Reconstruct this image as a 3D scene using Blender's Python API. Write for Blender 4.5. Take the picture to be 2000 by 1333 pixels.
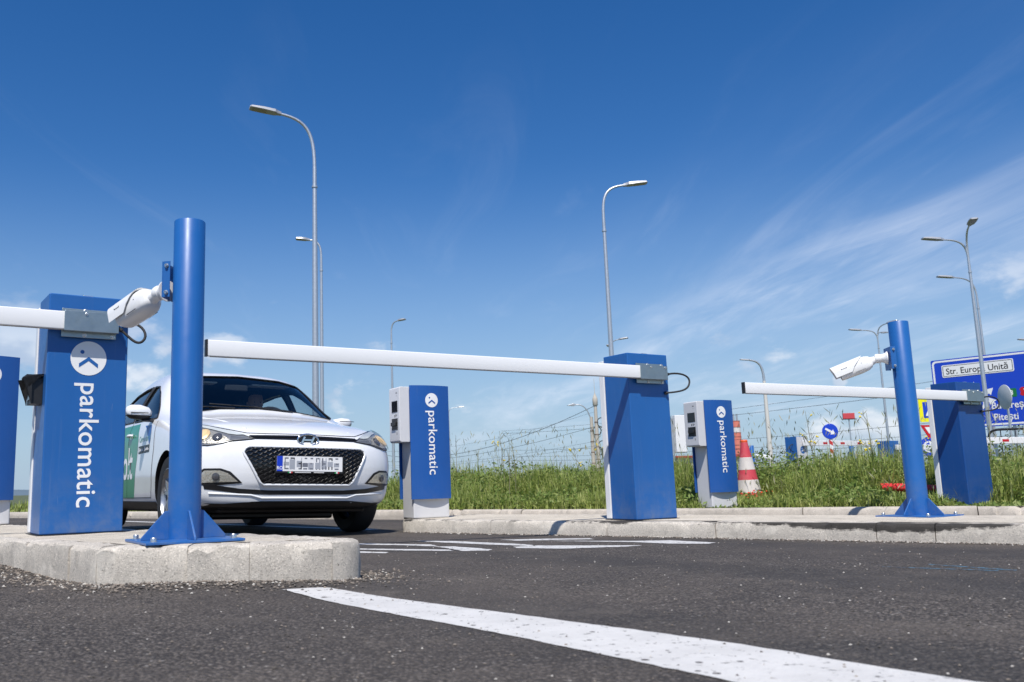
import bpy, bmesh, math, random
import numpy as np
from mathutils import Vector, Matrix
from mathutils.bvhtree import BVHTree
from mathutils.geometry import delaunay_2d_cdt

for o in list(bpy.data.objects):
    bpy.data.objects.remove(o)
SC = bpy.context.scene
COL = SC.collection
rad = math.radians

# ------------------------------------------------------------------ camera
cd = bpy.data.cameras.new("camera")
cam = bpy.data.objects.new("camera", cd)
COL.objects.link(cam)
cd.sensor_width = 36.0
cd.lens = 36.0 * 1732 / 2000
cd.shift_x = 0.0825
cd.clip_start = 0.05
cd.clip_end = 8000
PITCH = math.atan(281 / 1732.0)
ROLL = math.atan(0.025)
fw = Vector((0, math.cos(PITCH), math.sin(PITCH)))
up0 = Vector((0, -math.sin(PITCH), math.cos(PITCH)))
rt0 = Vector((1, 0, 0))
rt = math.cos(ROLL) * rt0 - math.sin(ROLL) * up0
up = math.cos(ROLL) * up0 + math.sin(ROLL) * rt0
M = Matrix((rt, up, -fw)).transposed().to_4x4()
M.translation = Vector((0, 0, 0.34))
cam.matrix_world = M
cd.dof.use_dof = True
cd.dof.focus_distance = 5.6
cd.dof.aperture_fstop = 6.3
SC.camera = cam

# ------------------------------------------------------------------ sun + sky
LIGHT = Vector((0.08, 0.65, -1.0)).normalized()          # direction the sunlight travels
sd = bpy.data.lights.new("sun", 'SUN')
sd.energy = 4.3
sd.angle = rad(0.53)
sd.color = (1.0, 0.955, 0.89)
sun = bpy.data.objects.new("sun", sd)
COL.objects.link(sun)
sun.rotation_euler = LIGHT.to_track_quat('-Z', 'Y').to_euler()
SUN_EL = math.asin(-LIGHT.z)
SUN_AZ = math.atan2(-LIGHT.x, -LIGHT.y)                  # from +Y towards +X

W = bpy.data.worlds.new("World")
SC.world = W
W.use_nodes = True
wn, wl = W.node_tree.nodes, W.node_tree.links
wn.clear()


def WN(t, **kw):
    n = wn.new(t)
    for k, v in kw.items():
        setattr(n, k, v)
    return n


def wmath(op, a, b=None, c=None, clamp=False):
    n = WN('ShaderNodeMath', operation=op, use_clamp=clamp)
    for i, v in enumerate((a, b, c)):
        if v is None:
            continue
        if isinstance(v, (int, float)):
            n.inputs[i].default_value = v
        else:
            wl.new(v, n.inputs[i])
    return n.outputs[0]


def wramp(v, a, b):
    n = WN('ShaderNodeMapRange', interpolation_type='SMOOTHSTEP')
    n.inputs['From Min'].default_value = a
    n.inputs['From Max'].default_value = b
    wl.new(v, n.inputs['Value'])
    return n.outputs[0]


sky = WN('ShaderNodeTexSky', sky_type='NISHITA')
sky.sun_disc = False
sky.sun_elevation = SUN_EL
sky.sun_rotation = SUN_AZ
sky.altitude = 300
sky.air_density = 1.0
sky.dust_density = 0.35
sky.ozone_density = 2.2
tint = WN('ShaderNodeHueSaturation')
tint.inputs['Saturation'].default_value = 1.38
tint.inputs['Value'].default_value = 0.97
tint.inputs['Hue'].default_value = 0.509
wl.new(sky.outputs[0], tint.inputs['Color'])
hz = WN('ShaderNodeMixRGB')                               # pale blue air low over the horizon
tc = WN('ShaderNodeTexCoord')
sep = WN('ShaderNodeSeparateXYZ')
wl.new(tc.outputs['Generated'], sep.inputs[0])
dx, dy, dz = sep.outputs
wl.new(wmath('MULTIPLY', wramp(wmath('MULTIPLY', dz, -1.0), -0.36, 0.06), 0.92), hz.inputs[0])
wl.new(tint.outputs[0], hz.inputs[1])
hz.inputs[2].default_value = (2.85, 4.05, 5.65, 1)
zc = wmath('MAXIMUM', dz, 0.02)
inv = wmath('DIVIDE', 1.0, wmath('ADD', zc, 0.03))
pu = wmath('MULTIPLY', dx, inv)
pv = wmath('MULTIPLY', dy, inv)
comb = WN('ShaderNodeCombineXYZ')
wl.new(pu, comb.inputs[0])
wl.new(pv, comb.inputs[1])


def wnoise(vec, scale, loc, detail=6, rough=0.6, dist=0.0, rz=0.0, sc3=(1, 1, 1)):
    mp = WN('ShaderNodeMapping')
    mp.inputs['Location'].default_value = loc
    mp.inputs['Rotation'].default_value = (0, 0, rz)
    mp.inputs['Scale'].default_value = sc3
    wl.new(vec, mp.inputs[0])
    n = WN('ShaderNodeTexNoise')
    n.inputs['Scale'].default_value = scale
    n.inputs['Detail'].default_value = detail
    n.inputs['Roughness'].default_value = rough
    n.inputs['Distortion'].default_value = dist
    wl.new(mp.outputs[0], n.inputs['Vector'])
    return n.outputs['Fac']


CUMULI = [((-0.417, 0.894, 0.162), 0.075), ((-0.308, 0.94, 0.147), 0.06), ((-0.223, 0.965, 0.136), 0.045), ((0.417, 0.908, 0.046), 0.05), ((0.451, 0.891, 0.049), 0.045), ((0.42, 0.903, 0.094), 0.012)]

# thin cirrus: long fibres on a high plane, thickest in a broad bank to the right
fib = wnoise(comb.outputs[0], 1.9, (1.3, 0.4, 0), 8, 0.64, 0.5, rad(7), (1.0, 0.22, 1))
fib2 = wnoise(comb.outputs[0], 3.2, (5.1, 2.0, 0), 7, 0.6, 0.8, rad(-34), (1.0, 0.22, 1))
bankn = wnoise(comb.outputs[0], 0.55, (3.62, 0.55, 0), 3, 0.5)
u0 = wmath('ADD', pu, wmath('MULTIPLY', pv, 0.13))
bank = wmath('MULTIPLY', wramp(u0, 0.9, 2.3), wmath('SUBTRACT', 1.0, wmath('MULTIPLY', wramp(u0, 4.5, 8.0), 0.6)))
bank = wmath('MULTIPLY', bank, wramp(bankn, 0.30, 0.62))
st1 = wmath('DIVIDE', wmath('SUBTRACT', u0, 2.17), 0.15)
st1 = wmath('DIVIDE', 1.0, wmath('ADD', 1.0, wmath('MULTIPLY', st1, st1)))
st1 = wmath('MULTIPLY', wmath('MULTIPLY', st1, wramp(pv, 2.2, 3.4)), wramp(fib, 0.30, 0.62))
cir = wmath('MULTIPLY', wramp(fib, 0.42, 0.74), wmath('MULTIPLY', bank, 0.46))
cir2 = wmath('MULTIPLY', wramp(fib2, 0.48, 0.78), wmath('MULTIPLY', bank, 0.42))
veil = wmath('MULTIPLY', bank, 0.13)
cirrus = wmath('ADD', wmath('ADD', wmath('MULTIPLY', st1, 0.62), cir), wmath('ADD', cir2, veil), clamp=True)
faint = wmath('MULTIPLY', wramp(fib2, 0.52, 0.80), 0.10)
cirrus = wmath('ADD', cirrus, faint, clamp=True)
cirrus = wmath('MULTIPLY', wmath('MULTIPLY', wmath('MINIMUM', cirrus, 0.85), 0.54), wramp(wmath('MULTIPLY', dz, -1.0), -0.60, -0.22))
cirrus = wmath('MULTIPLY', cirrus, wramp(dz, 0.0, 0.09))
# small cumulus low over the horizon
stretch = WN('ShaderNodeCombineXYZ')
wl.new(dx, stretch.inputs[0])
wl.new(dy, stretch.inputs[1])
wl.new(wmath('MULTIPLY', dz, 1.9), stretch.inputs[2])
cn = wnoise(stretch.outputs[0], 9.5, (0.35, 0.1, 0.92), 9, 0.56, 0.1)
band = wmath('MULTIPLY', wramp(dz, 0.015, 0.05), wramp(wmath('MULTIPLY', dz, -1.0), -0.26, -0.12))
big = wnoise(stretch.outputs[0], 2.6, (0.9, 0.3, 0.2), 2, 0.5)
heap = wmath('MULTIPLY', wramp(big, 0.55, 0.70), 0.04)
for (c_, r_) in CUMULI:                                   # the few separate heaps
    vm = WN('ShaderNodeVectorMath', operation='DISTANCE')
    wl.new(tc.outputs['Generated'], vm.inputs[0])
    vm.inputs[1].default_value = c_
    heap = wmath('MAXIMUM', heap, wmath('MULTIPLY', wramp(wmath('MULTIPLY', vm.outputs['Value'], -1.0), -r_, -r_ * 0.25), 0.20))
cum = wmath('MULTIPLY', wramp(wmath('ADD', cn, heap), 0.60, 0.72), band)
shade = wnoise(stretch.outputs[0], 14.0, (0.35, 0.1, 1.06), 6, 0.5)
ccol = WN('ShaderNodeMixRGB')
ccol.inputs[1].default_value = (4.6, 5.2, 6.4, 1)
ccol.inputs[2].default_value = (8.2, 8.3, 8.6, 1)
wl.new(wramp(shade, 0.36, 0.62), ccol.inputs[0])
m1 = WN('ShaderNodeMixRGB')
wl.new(cirrus, m1.inputs[0])
wl.new(hz.outputs[0], m1.inputs[1])
m1.inputs[2].default_value = (6.9, 7.5, 8.6, 1)
m2 = WN('ShaderNodeMixRGB')
wl.new(wmath('MULTIPLY', cum, 0.62), m2.inputs[0])
wl.new(m1.outputs[0], m2.inputs[1])
wl.new(ccol.outputs[0], m2.inputs[2])
bg = WN('ShaderNodeBackground')
bg.inputs['Strength'].default_value = 0.10
wl.new(m2.outputs[0], bg.inputs['Color'])
wo = WN('ShaderNodeOutputWorld')
wl.new(bg.outputs[0], wo.inputs['Surface'])

SC.view_settings.view_transform = 'Standard'
SC.view_settings.look = 'None'
SC.view_settings.gamma = 1.0
SC.view_settings.exposure = 0.3
SC.render.engine = 'CYCLES'
W.cycles.sampling_method = 'MANUAL'
W.cycles.sample_map_resolution = 512
SC.cycles.max_bounces = 8
SC.cycles.transparent_max_bounces = 12

# ------------------------------------------------------------------ materials
MATS = {}


def nodes_of(m):
    return m.node_tree.nodes, m.node_tree.links


def lin(c):
    """sRGB 0-255 -> linear"""
    return tuple(((v / 255) / 12.92 if v / 255 <= 0.04045 else ((v / 255 + 0.055) / 1.055) ** 2.4) for v in c)


def mat(name, col, rough=0.5, metal=0.0, var=0.08, vscale=6.0, bump=0.0, bscale=60.0, coat=0.0,
        dirt=None, dirt_amt=0.0, spec=0.5, emis=None, estr=0.0, trans=0.0):
    """plain surface with soft procedural colour / gloss variation and fine relief"""
    if name in MATS:
        return MATS[name]
    m = bpy.data.materials.new(name)
    m.use_nodes = True
    n, l = nodes_of(m)
    b = n['Principled BSDF']
    b.inputs['Metallic'].default_value = metal
    b.inputs['Specular IOR Level'].default_value = spec
    b.inputs['Coat Weight'].default_value = coat
    b.inputs['Coat Roughness'].default_value = 0.04
    if trans:
        b.inputs['Transmission Weight'].default_value = trans
    if emis:
        b.inputs['Emission Color'].default_value = (*emis, 1)
        b.inputs['Emission Strength'].default_value = estr
    t = n.new('ShaderNodeTexCoord')
    ns = n.new('ShaderNodeTexNoise')
    ns.inputs['Scale'].default_value = vscale
    ns.inputs['Detail'].default_value = 8
    ns.inputs['Roughness'].default_value = 0.65
    l.new(t.outputs['Object'], ns.inputs['Vector'])
    mx = n.new('ShaderNodeMixRGB')
    mx.inputs[1].default_value = (*[max(0, c * (1 - var)) for c in col], 1)
    mx.inputs[2].default_value = (*[min(1, c * (1 + var)) for c in col], 1)
    l.new(ns.outputs['Fac'], mx.inputs[0])
    out = mx.outputs[0]
    if dirt:
        n2 = n.new('ShaderNodeTexNoise')
        n2.inputs['Scale'].default_value = vscale * 0.8
        n2.inputs['Detail'].default_value = 10
        n2.inputs['Roughness'].default_value = 0.72
        l.new(t.outputs['Object'], n2.inputs['Vector'])
        rp = n.new('ShaderNodeMapRange')
        rp.inputs['From Min'].default_value = 0.5
        rp.inputs['From Max'].default_value = 0.78
        rp.inputs['To Max'].default_value = dirt_amt
        l.new(n2.outputs['Fac'], rp.inputs['Value'])
        m2_ = n.new('ShaderNodeMixRGB')
        l.new(rp.outputs[0], m2_.inputs[0])
        l.new(out, m2_.inputs[1])
        m2_.inputs[2].default_value = (*dirt, 1)
        out = m2_.outputs[0]
    l.new(out, b.inputs['Base Color'])
    rr = n.new('ShaderNodeMapRange')
    rr.inputs['To Min'].default_value = max(0.02, rough * 0.8)
    rr.inputs['To Max'].default_value = min(1, rough * 1.25)
    l.new(ns.outputs['Fac'], rr.inputs['Value'])
    l.new(rr.outputs[0], b.inputs['Roughness'])
    if bump:
        nb = n.new('ShaderNodeTexNoise')
        nb.inputs['Scale'].default_value = bscale
        nb.inputs['Detail'].default_value = 6
        l.new(t.outputs['Object'], nb.inputs['Vector'])
        bp = n.new('ShaderNodeBump')
        bp.inputs['Strength'].default_value = bump
        bp.inputs['Distance'].default_value = 0.01
        l.new(nb.outputs['Fac'], bp.inputs['Height'])
        l.new(bp.outputs[0], b.inputs['Normal'])
    MATS[name] = m
    return m


def N(n, t, **kw):
    q = n.new(t)
    for k, v in kw.items():
        setattr(q, k, v)
    return q


def ramp(n, l, v, a, b, lo=0.0, hi=1.0):
    r = n.new('ShaderNodeMapRange')
    r.inputs['From Min'].default_value = a
    r.inputs['From Max'].default_value = b
    r.inputs['To Min'].default_value = lo
    r.inputs['To Max'].default_value = hi
    l.new(v, r.inputs['Value'])
    return r.outputs[0]


def mixc(n, l, f, a, b, mode='MIX'):
    q = n.new('ShaderNodeMixRGB')
    q.blend_type = mode
    for i, v in ((0, f), (1, a), (2, b)):
        if isinstance(v, (int, float)):
            q.inputs[i].default_value = v
        elif isinstance(v, tuple):
            q.inputs[i].default_value = (*v[:3], 1)
        else:
            l.new(v, q.inputs[i])
    return q.outputs[0]


def noise(n, l, vec, scale, detail=6, rough=0.6, dist=0.0):
    q = n.new('ShaderNodeTexNoise')
    q.inputs['Scale'].default_value = scale
    q.inputs['Detail'].default_value = detail
    q.inputs['Roughness'].default_value = rough
    q.inputs['Distortion'].default_value = dist
    if vec is not None:
        l.new(vec, q.inputs['Vector'])
    return q.outputs['Fac']


def voro(n, l, vec, scale, feature='F1', rnd=1.0):
    q = n.new('ShaderNodeTexVoronoi')
    q.feature = feature
    q.inputs['Scale'].default_value = scale
    q.inputs['Randomness'].default_value = rnd
    l.new(vec, q.inputs['Vector'])
    return q


def asphalt_nodes(n, l, vec):
    """returns colour socket, height socket"""
    v1 = voro(n, l, vec, 115)
    v2 = voro(n, l, vec, 260)
    cellv = n.new('ShaderNodeSeparateColor')
    l.new(v1.outputs['Color'], cellv.inputs[0])
    c2 = n.new('ShaderNodeSeparateColor')
    l.new(v2.outputs['Color'], c2.inputs[0])
    stone = ramp(n, l, cellv.outputs[0], 0.0, 1.0)
    col = mixc(n, l, stone, (0.050, 0.043, 0.038), (0.255, 0.220, 0.188))
    col = mixc(n, l, ramp(n, l, c2.outputs[1], 0.3, 1.0, 0, 0.45), col, (0.062, 0.053, 0.047))
    bright = ramp(n, l, cellv.outputs[1], 0.982, 0.99)
    col = mixc(n, l, bright, col, (0.42, 0.39, 0.35))
    gap = ramp(n, l, v1.outputs['Distance'], 0.36, 0.66, 0, 0.85)
    col = mixc(n, l, gap, col, (0.022, 0.019, 0.017))  # gaps darkened in the colour, standing in for the stones' self-shadow
    big = noise(n, l, vec, 0.7, 8, 0.6, 0.5)
    col = mixc(n, l, ramp(n, l, big, 0.40, 0.62, 0, 0.55), col, (0.074, 0.063, 0.055), 'MIX')
    # dark polished tyre tracks along the lanes and broad dusty patches
    dp = n.new('ShaderNodeVectorMath'); dp.operation = 'DOT_PRODUCT'
    l.new(vec, dp.inputs[0]); dp.inputs[1].default_value = (0.79, 0.61, 0.0)
    wob = noise(n, l, vec, 0.8, 4, 0.6)
    ad = n.new('ShaderNodeMath'); ad.operation = 'MULTIPLY_ADD'
    l.new(wob, ad.inputs[0]); ad.inputs[1].default_value = 0.5; l.new(dp.outputs['Value'], ad.inputs[2])
    sn = n.new('ShaderNodeMath'); sn.operation = 'SINE'
    mu = n.new('ShaderNodeMath'); mu.operation = 'MULTIPLY'
    l.new(ad.outputs[0], mu.inputs[0]); mu.inputs[1].default_value = 4.2
    l.new(mu.outputs[0], sn.inputs[0])
    col = mixc(n, l, ramp(n, l, sn.outputs[0], 0.1, 0.9, 0, 0.42), col, (0.040, 0.038, 0.037))
    patch = noise(n, l, vec, 0.45, 5, 0.6, 0.6)
    col = mixc(n, l, ramp(n, l, patch, 0.46, 0.66, 0, 0.40), col, (0.175, 0.145, 0.118))
    oil = noise(n, l, vec, 3.1, 4, 0.55)
    col = mixc(n, l, ramp(n, l, oil, 0.66, 0.74, 0, 0.55), col, (0.020, 0.019, 0.018))
    dust = noise(n, l, vec, 2.3, 8, 0.7)
    col = mixc(n, l, ramp(n, l, dust, 0.53, 0.76, 0, 0.40), col, (0.24, 0.205, 0.17))
    hsum = n.new('ShaderNodeMath')
    hsum.operation = 'ADD'
    l.new(ramp(n, l, v1.outputs['Distance'], 0.0, 0.8, 1, 0), hsum.inputs[0])
    fine = noise(n, l, vec, 420, 3)
    h2 = n.new('ShaderNodeMath')
    h2.operation = 'MULTIPLY'
    l.new(fine, h2.inputs[0])
    h2.inputs[1].default_value = 0.35
    l.new(h2.outputs[0], hsum.inputs[1])
    h3 = n.new('ShaderNodeMath')
    h3.operation = 'MULTIPLY'
    l.new(hsum.outputs[0], h3.inputs[0])
    l.new(ramp(n, l, cellv.outputs[2], 0, 1, 0.4, 1.0), h3.inputs[1])
    return col, h3.outputs[0]


def make_asphalt(name, paint=None, hole_lo=0.60, hole_hi=0.66, edge=False):
    m = bpy.data.materials.new(name)
    m.use_nodes = True
    n, l = nodes_of(m)
    b = n['Principled BSDF']
    g_ = n.new('ShaderNodeNewGeometry')
    vec = g_.outputs['Position']
    col, hgt = asphalt_nodes(n, l, vec)
    rough = 0.86
    if paint:
        wear = noise(n, l, vec, 34, 7, 0.72)
        hole = ramp(n, l, wear, hole_lo, hole_hi)
        pv_ = voro(n, l, vec, 30)
        ps_ = n.new('ShaderNodeSeparateColor')
        l.new(pv_.outputs['Color'], ps_.inputs[0])
        pm_ = n.new('ShaderNodeMath'); pm_.operation = 'MULTIPLY'
        l.new(ramp(n, l, ps_.outputs[0], 0.66, 0.70), pm_.inputs[0])
        pd_ = n.new('ShaderNodeMath'); pd_.operation = 'LESS_THAN'
        l.new(pv_.outputs['Distance'], pd_.inputs[0])
        l.new(ramp(n, l, ps_.outputs[1], 0, 1, 0.05, 0.27), pd_.inputs[1])
        l.new(pd_.outputs[0], pm_.inputs[1])
        hm_ = n.new('ShaderNodeMath'); hm_.operation = 'MAXIMUM'
        l.new(hole, hm_.inputs[0]); l.new(pm_.outputs[0], hm_.inputs[1])
        hole = hm_.outputs[0]
        stain = noise(n, l, vec, 5, 7, 0.7)
        pc = mixc(n, l, ramp(n, l, stain, 0.42, 0.75, 0, 0.5), paint, tuple(c * 0.62 for c in paint))
        col = mixc(n, l, hole, pc, col)
        rough = 0.62
    l.new(col, b.inputs['Base Color'])
    b.inputs['Roughness'].default_value = rough
    b.inputs['Specular IOR Level'].default_value = 0.35
    bp = n.new('ShaderNodeBump')
    bp.inputs['Strength'].default_value = 0.5 if paint else 1.0
    bp.inputs['Distance'].default_value = 0.004 if paint else 0.010
    l.new(hgt, bp.inputs['Height'])
    l.new(bp.outputs[0], b.inputs['Normal'])
    MATS[name] = m
    return m


def make_concrete(name, base=(0.60, 0.55, 0.475), scuff=False, smooth=False):
    m = bpy.data.materials.new(name)
    m.use_nodes = True
    n, l = nodes_of(m)
    b = n['Principled BSDF']
    g_ = n.new('ShaderNodeNewGeometry')
    vec = g_.outputs['Position']
    oi = n.new('ShaderNodeObjectInfo')
    n1 = noise(n, l, vec, 3.0, 9, 0.65, 0.3)
    col = mixc(n, l, n1, tuple(c * 0.78 for c in base), tuple(c * 1.18 for c in base))
    col = mixc(n, l, ramp(n, l, oi.outputs['Random'], 0, 1, 0.0, 0.32), col, tuple(c * 0.70 for c in base))
    v = voro(n, l, vec, 210)
    sc_ = n.new('ShaderNodeSeparateColor')
    l.new(v.outputs['Color'], sc_.inputs[0])
    spk = ramp(n, l, sc_.outputs[0], 0.70, 0.95, 0, 0.2 if smooth else 0.5)
    col = mixc(n, l, spk, col, tuple(c * 0.42 for c in base))
    lt = ramp(n, l, sc_.outputs[1], 0.75, 1.0, 0, 0.5)
    col = mixc(n, l, lt, col, tuple(min(1, c * 1.5) for c in base))
    pits = noise(n, l, vec, 60, 5, 0.6)
    pit = ramp(n, l, pits, 0.66, 0.71)
    col = mixc(n, l, pit, col, tuple(c * 0.35 for c in base))
    stn = noise(n, l, vec, 1.6, 8, 0.7, 0.8)
    col = mixc(n, l, ramp(n, l, stn, 0.52, 0.75, 0, 0.55), col, (0.17, 0.155, 0.135))
    mpz = n.new('ShaderNodeMapping')
    mpz.inputs['Scale'].default_value = (9.0, 9.0, 1.6)
    l.new(vec, mpz.inputs[0])
    strk = noise(n, l, mpz.outputs[0], 1.0, 8, 0.7, 0.4)
    col = mixc(n, l, ramp(n, l, strk, 0.50, 0.72, 0, 0.0 if smooth else 0.45), col, tuple(c * 0.50 for c in base))
    lime = noise(n, l, vec, 7.0, 6, 0.65, 0.5)
    col = mixc(n, l, ramp(n, l, lime, 0.56, 0.68, 0, 0.2 if smooth else 0.55), col, tuple(min(0.8, c * 1.35) for c in base))
    if scuff:
        # black tyre rubber rubbed along the edge near the camera post
        sp = n.new('ShaderNodeSeparateXYZ')
        l.new(vec, sp.inputs[0])
        mps = n.new('ShaderNodeMapping')
        mps.inputs['Scale'].default_value = (7.0, 7.0, 60.0)
        l.new(vec, mps.inputs[0])
        nn = noise(n, l, mps.outputs[0], 1.6, 9, 0.78, 0.9)
        nn2 = noise(n, l, vec, 5.0, 6, 0.65)
        # ragged lower limit: blackest at the top arris, thinning out downwards
        zz = ramp(n, l, sp.outputs[2], 0.0, 0.058)
        e1 = n.new('ShaderNodeMath'); e1.operation = 'MULTIPLY_ADD'
        l.new(nn2, e1.inputs[0]); e1.inputs[1].default_value = 1.9; l.new(zz, e1.inputs[2])
        e2 = n.new('ShaderNodeMath'); e2.operation = 'MULTIPLY_ADD'
        l.new(nn, e2.inputs[0]); e2.inputs[1].default_value = 1.1; l.new(e1.outputs[0], e2.inputs[2])
        xin = n.new('ShaderNodeMath'); xin.operation = 'MULTIPLY'
        l.new(ramp(n, l, sp.outputs[0], 1.85, 2.50), xin.inputs[0])
        l.new(ramp(n, l, sp.outputs[0], 3.10, 2.85), xin.inputs[1])
        e3 = n.new('ShaderNodeMath'); e3.operation = 'MULTIPLY_ADD'
        l.new(xin.outputs[0], e3.inputs[0]); e3.inputs[1].default_value = 0.75; l.new(e2.outputs[0], e3.inputs[2])
        sm = n.new('ShaderNodeMath'); sm.operation = 'MULTIPLY'
        l.new(ramp(n, l, e3.outputs[0], 2.40, 2.62, 0, 0.93), sm.inputs[0])
        l.new(ramp(n, l, sp.outputs[2], 0.0625, 0.0595), sm.inputs[1])
        col = mixc(n, l, sm.outputs[0], col, (0.016, 0.015, 0.015))
    l.new(col, b.inputs['Base Color'])
    b.inputs['Roughness'].default_value = 0.9
    b.inputs['Specular IOR Level'].default_value = 0.25
    h1 = n.new('ShaderNodeMath'); h1.operation = 'SUBTRACT'
    l.new(noise(n, l, vec, 230, 7, 0.7), h1.inputs[0])
    l.new(pit, h1.inputs[1])
    bp = n.new('ShaderNodeBump')
    bp.inputs['Strength'].default_value = 0.3 if smooth else 0.8
    bp.inputs['Distance'].default_value = 0.006
    l.new(h1.outputs[0], bp.inputs['Height'])
    l.new(bp.outputs[0], b.inputs['Normal'])
    MATS[name] = m
    return m


def make_foliage(name, c1, c2, c3, scale=2.2):
    m = bpy.data.materials.new(name)
    m.use_nodes = True
    n, l = nodes_of(m)
    b = n['Principled BSDF']
    g_ = n.new('ShaderNodeNewGeometry')
    vec = g_.outputs['Position']
    n1 = noise(n, l, vec, scale, 6, 0.65)
    col = mixc(n, l, ramp(n, l, n1, 0.34, 0.66), c1, c2)
    rnd = g_.outputs['Random Per Island']
    col = mixc(n, l, ramp(n, l, rnd, 0.45, 1.0, 0, 0.8), col, c3)
    l.new(col, b.inputs['Base Color'])
    b.inputs['Roughness'].default_value = 0.55
    b.inputs['Specular IOR Level'].default_value = 0.35
    tr = n.new('ShaderNodeBsdfTranslucent')
    l.new(col, tr.inputs['Color'])
    ms = n.new('ShaderNodeMixShader')
    ms.inputs[0].default_value = 0.34
    l.new(b.outputs[0], ms.inputs[1])
    l.new(tr.outputs[0], ms.inputs[2])
    l.new(ms.outputs[0], n['Material Output'].inputs['Surface'])
    MATS[name] = m
    return m


def make_glass(name, tintc=(0.5, 0.56, 0.56), rough=0.0, ior=1.5, boost=1.0):
    m = bpy.data.materials.new(name)
    m.use_nodes = True
    n, l = nodes_of(m)
    t = n.new('ShaderNodeBsdfTransparent')
    t.inputs[0].default_value = (*tintc, 1)
    gl = n.new('ShaderNodeBsdfGlossy')
    gl.inputs['Roughness'].default_value = max(rough, 0.01)
    # thin pane: the same reflectance from either side (Schlick)
    ge = n.new('ShaderNodeNewGeometry')
    dt = n.new('ShaderNodeVectorMath'); dt.operation = 'DOT_PRODUCT'
    l.new(ge.outputs['Normal'], dt.inputs[0]); l.new(ge.outputs['Incoming'], dt.inputs[1])
    ab = n.new('ShaderNodeMath'); ab.operation = 'ABSOLUTE'
    l.new(dt.outputs['Value'], ab.inputs[0])
    om = n.new('ShaderNodeMath'); om.operation = 'SUBTRACT'; om.inputs[0].default_value = 1.0
    l.new(ab.outputs[0], om.inputs[1])
    pw = n.new('ShaderNodeMath'); pw.operation = 'POWER'; pw.inputs[1].default_value = 5.0
    l.new(om.outputs[0], pw.inputs[0])
    fr = n.new('ShaderNodeMath'); fr.operation = 'MULTIPLY_ADD'; fr.inputs[1].default_value = 0.95; fr.inputs[2].default_value = 0.045
    l.new(pw.outputs[0], fr.inputs[0])
    ms = n.new('ShaderNodeMixShader')
    l.new(fr.outputs[0], ms.inputs[0])
    l.new(t.outputs[0], ms.inputs[1])
    l.new(gl.outputs[0], ms.inputs[2])
    l.new(ms.outputs[0], n['Material Output'].inputs['Surface'])
    MATS[name] = m
    return m


make_asphalt('asphalt')
make_asphalt('road_paint', (0.63, 0.615, 0.585), 0.585, 0.66)
make_asphalt('road_paint_worn', (0.61, 0.60, 0.575), 0.55, 0.63)
make_asphalt('road_paint_blue', (0.10, 0.32, 0.48), 0.44, 0.58)
make_concrete('concrete')
make_concrete('concrete_scuffed', scuff=True)
make_concrete('concrete_top', base=(0.60, 0.54, 0.445))
make_concrete('concrete_smooth', base=(0.50, 0.45, 0.385), smooth=True)
make_foliage('grass_leaf', (0.205, 0.280, 0.052), (0.330, 0.400, 0.095), (0.50, 0.50, 0.20))
make_foliage('weed_leaf', (0.125, 0.205, 0.040), (0.215, 0.295, 0.068), (0.34, 0.37, 0.12))
make_foliage('dry_stalk', (0.34, 0.32, 0.20), (0.27, 0.30, 0.15), (0.46, 0.40, 0.28))
make_foliage('tree_leaf', (0.035, 0.060, 0.018), (0.065, 0.095, 0.028), (0.10, 0.10, 0.04), 0.5)
make_foliage('scrub_leaf', (0.10, 0.075, 0.045), (0.13, 0.11, 0.06), (0.07, 0.09, 0.035), 0.8)
make_glass('car_glass', (0.78, 0.84, 0.85))
make_glass('lamp_glass', (0.93, 0.95, 0.95))


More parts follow.
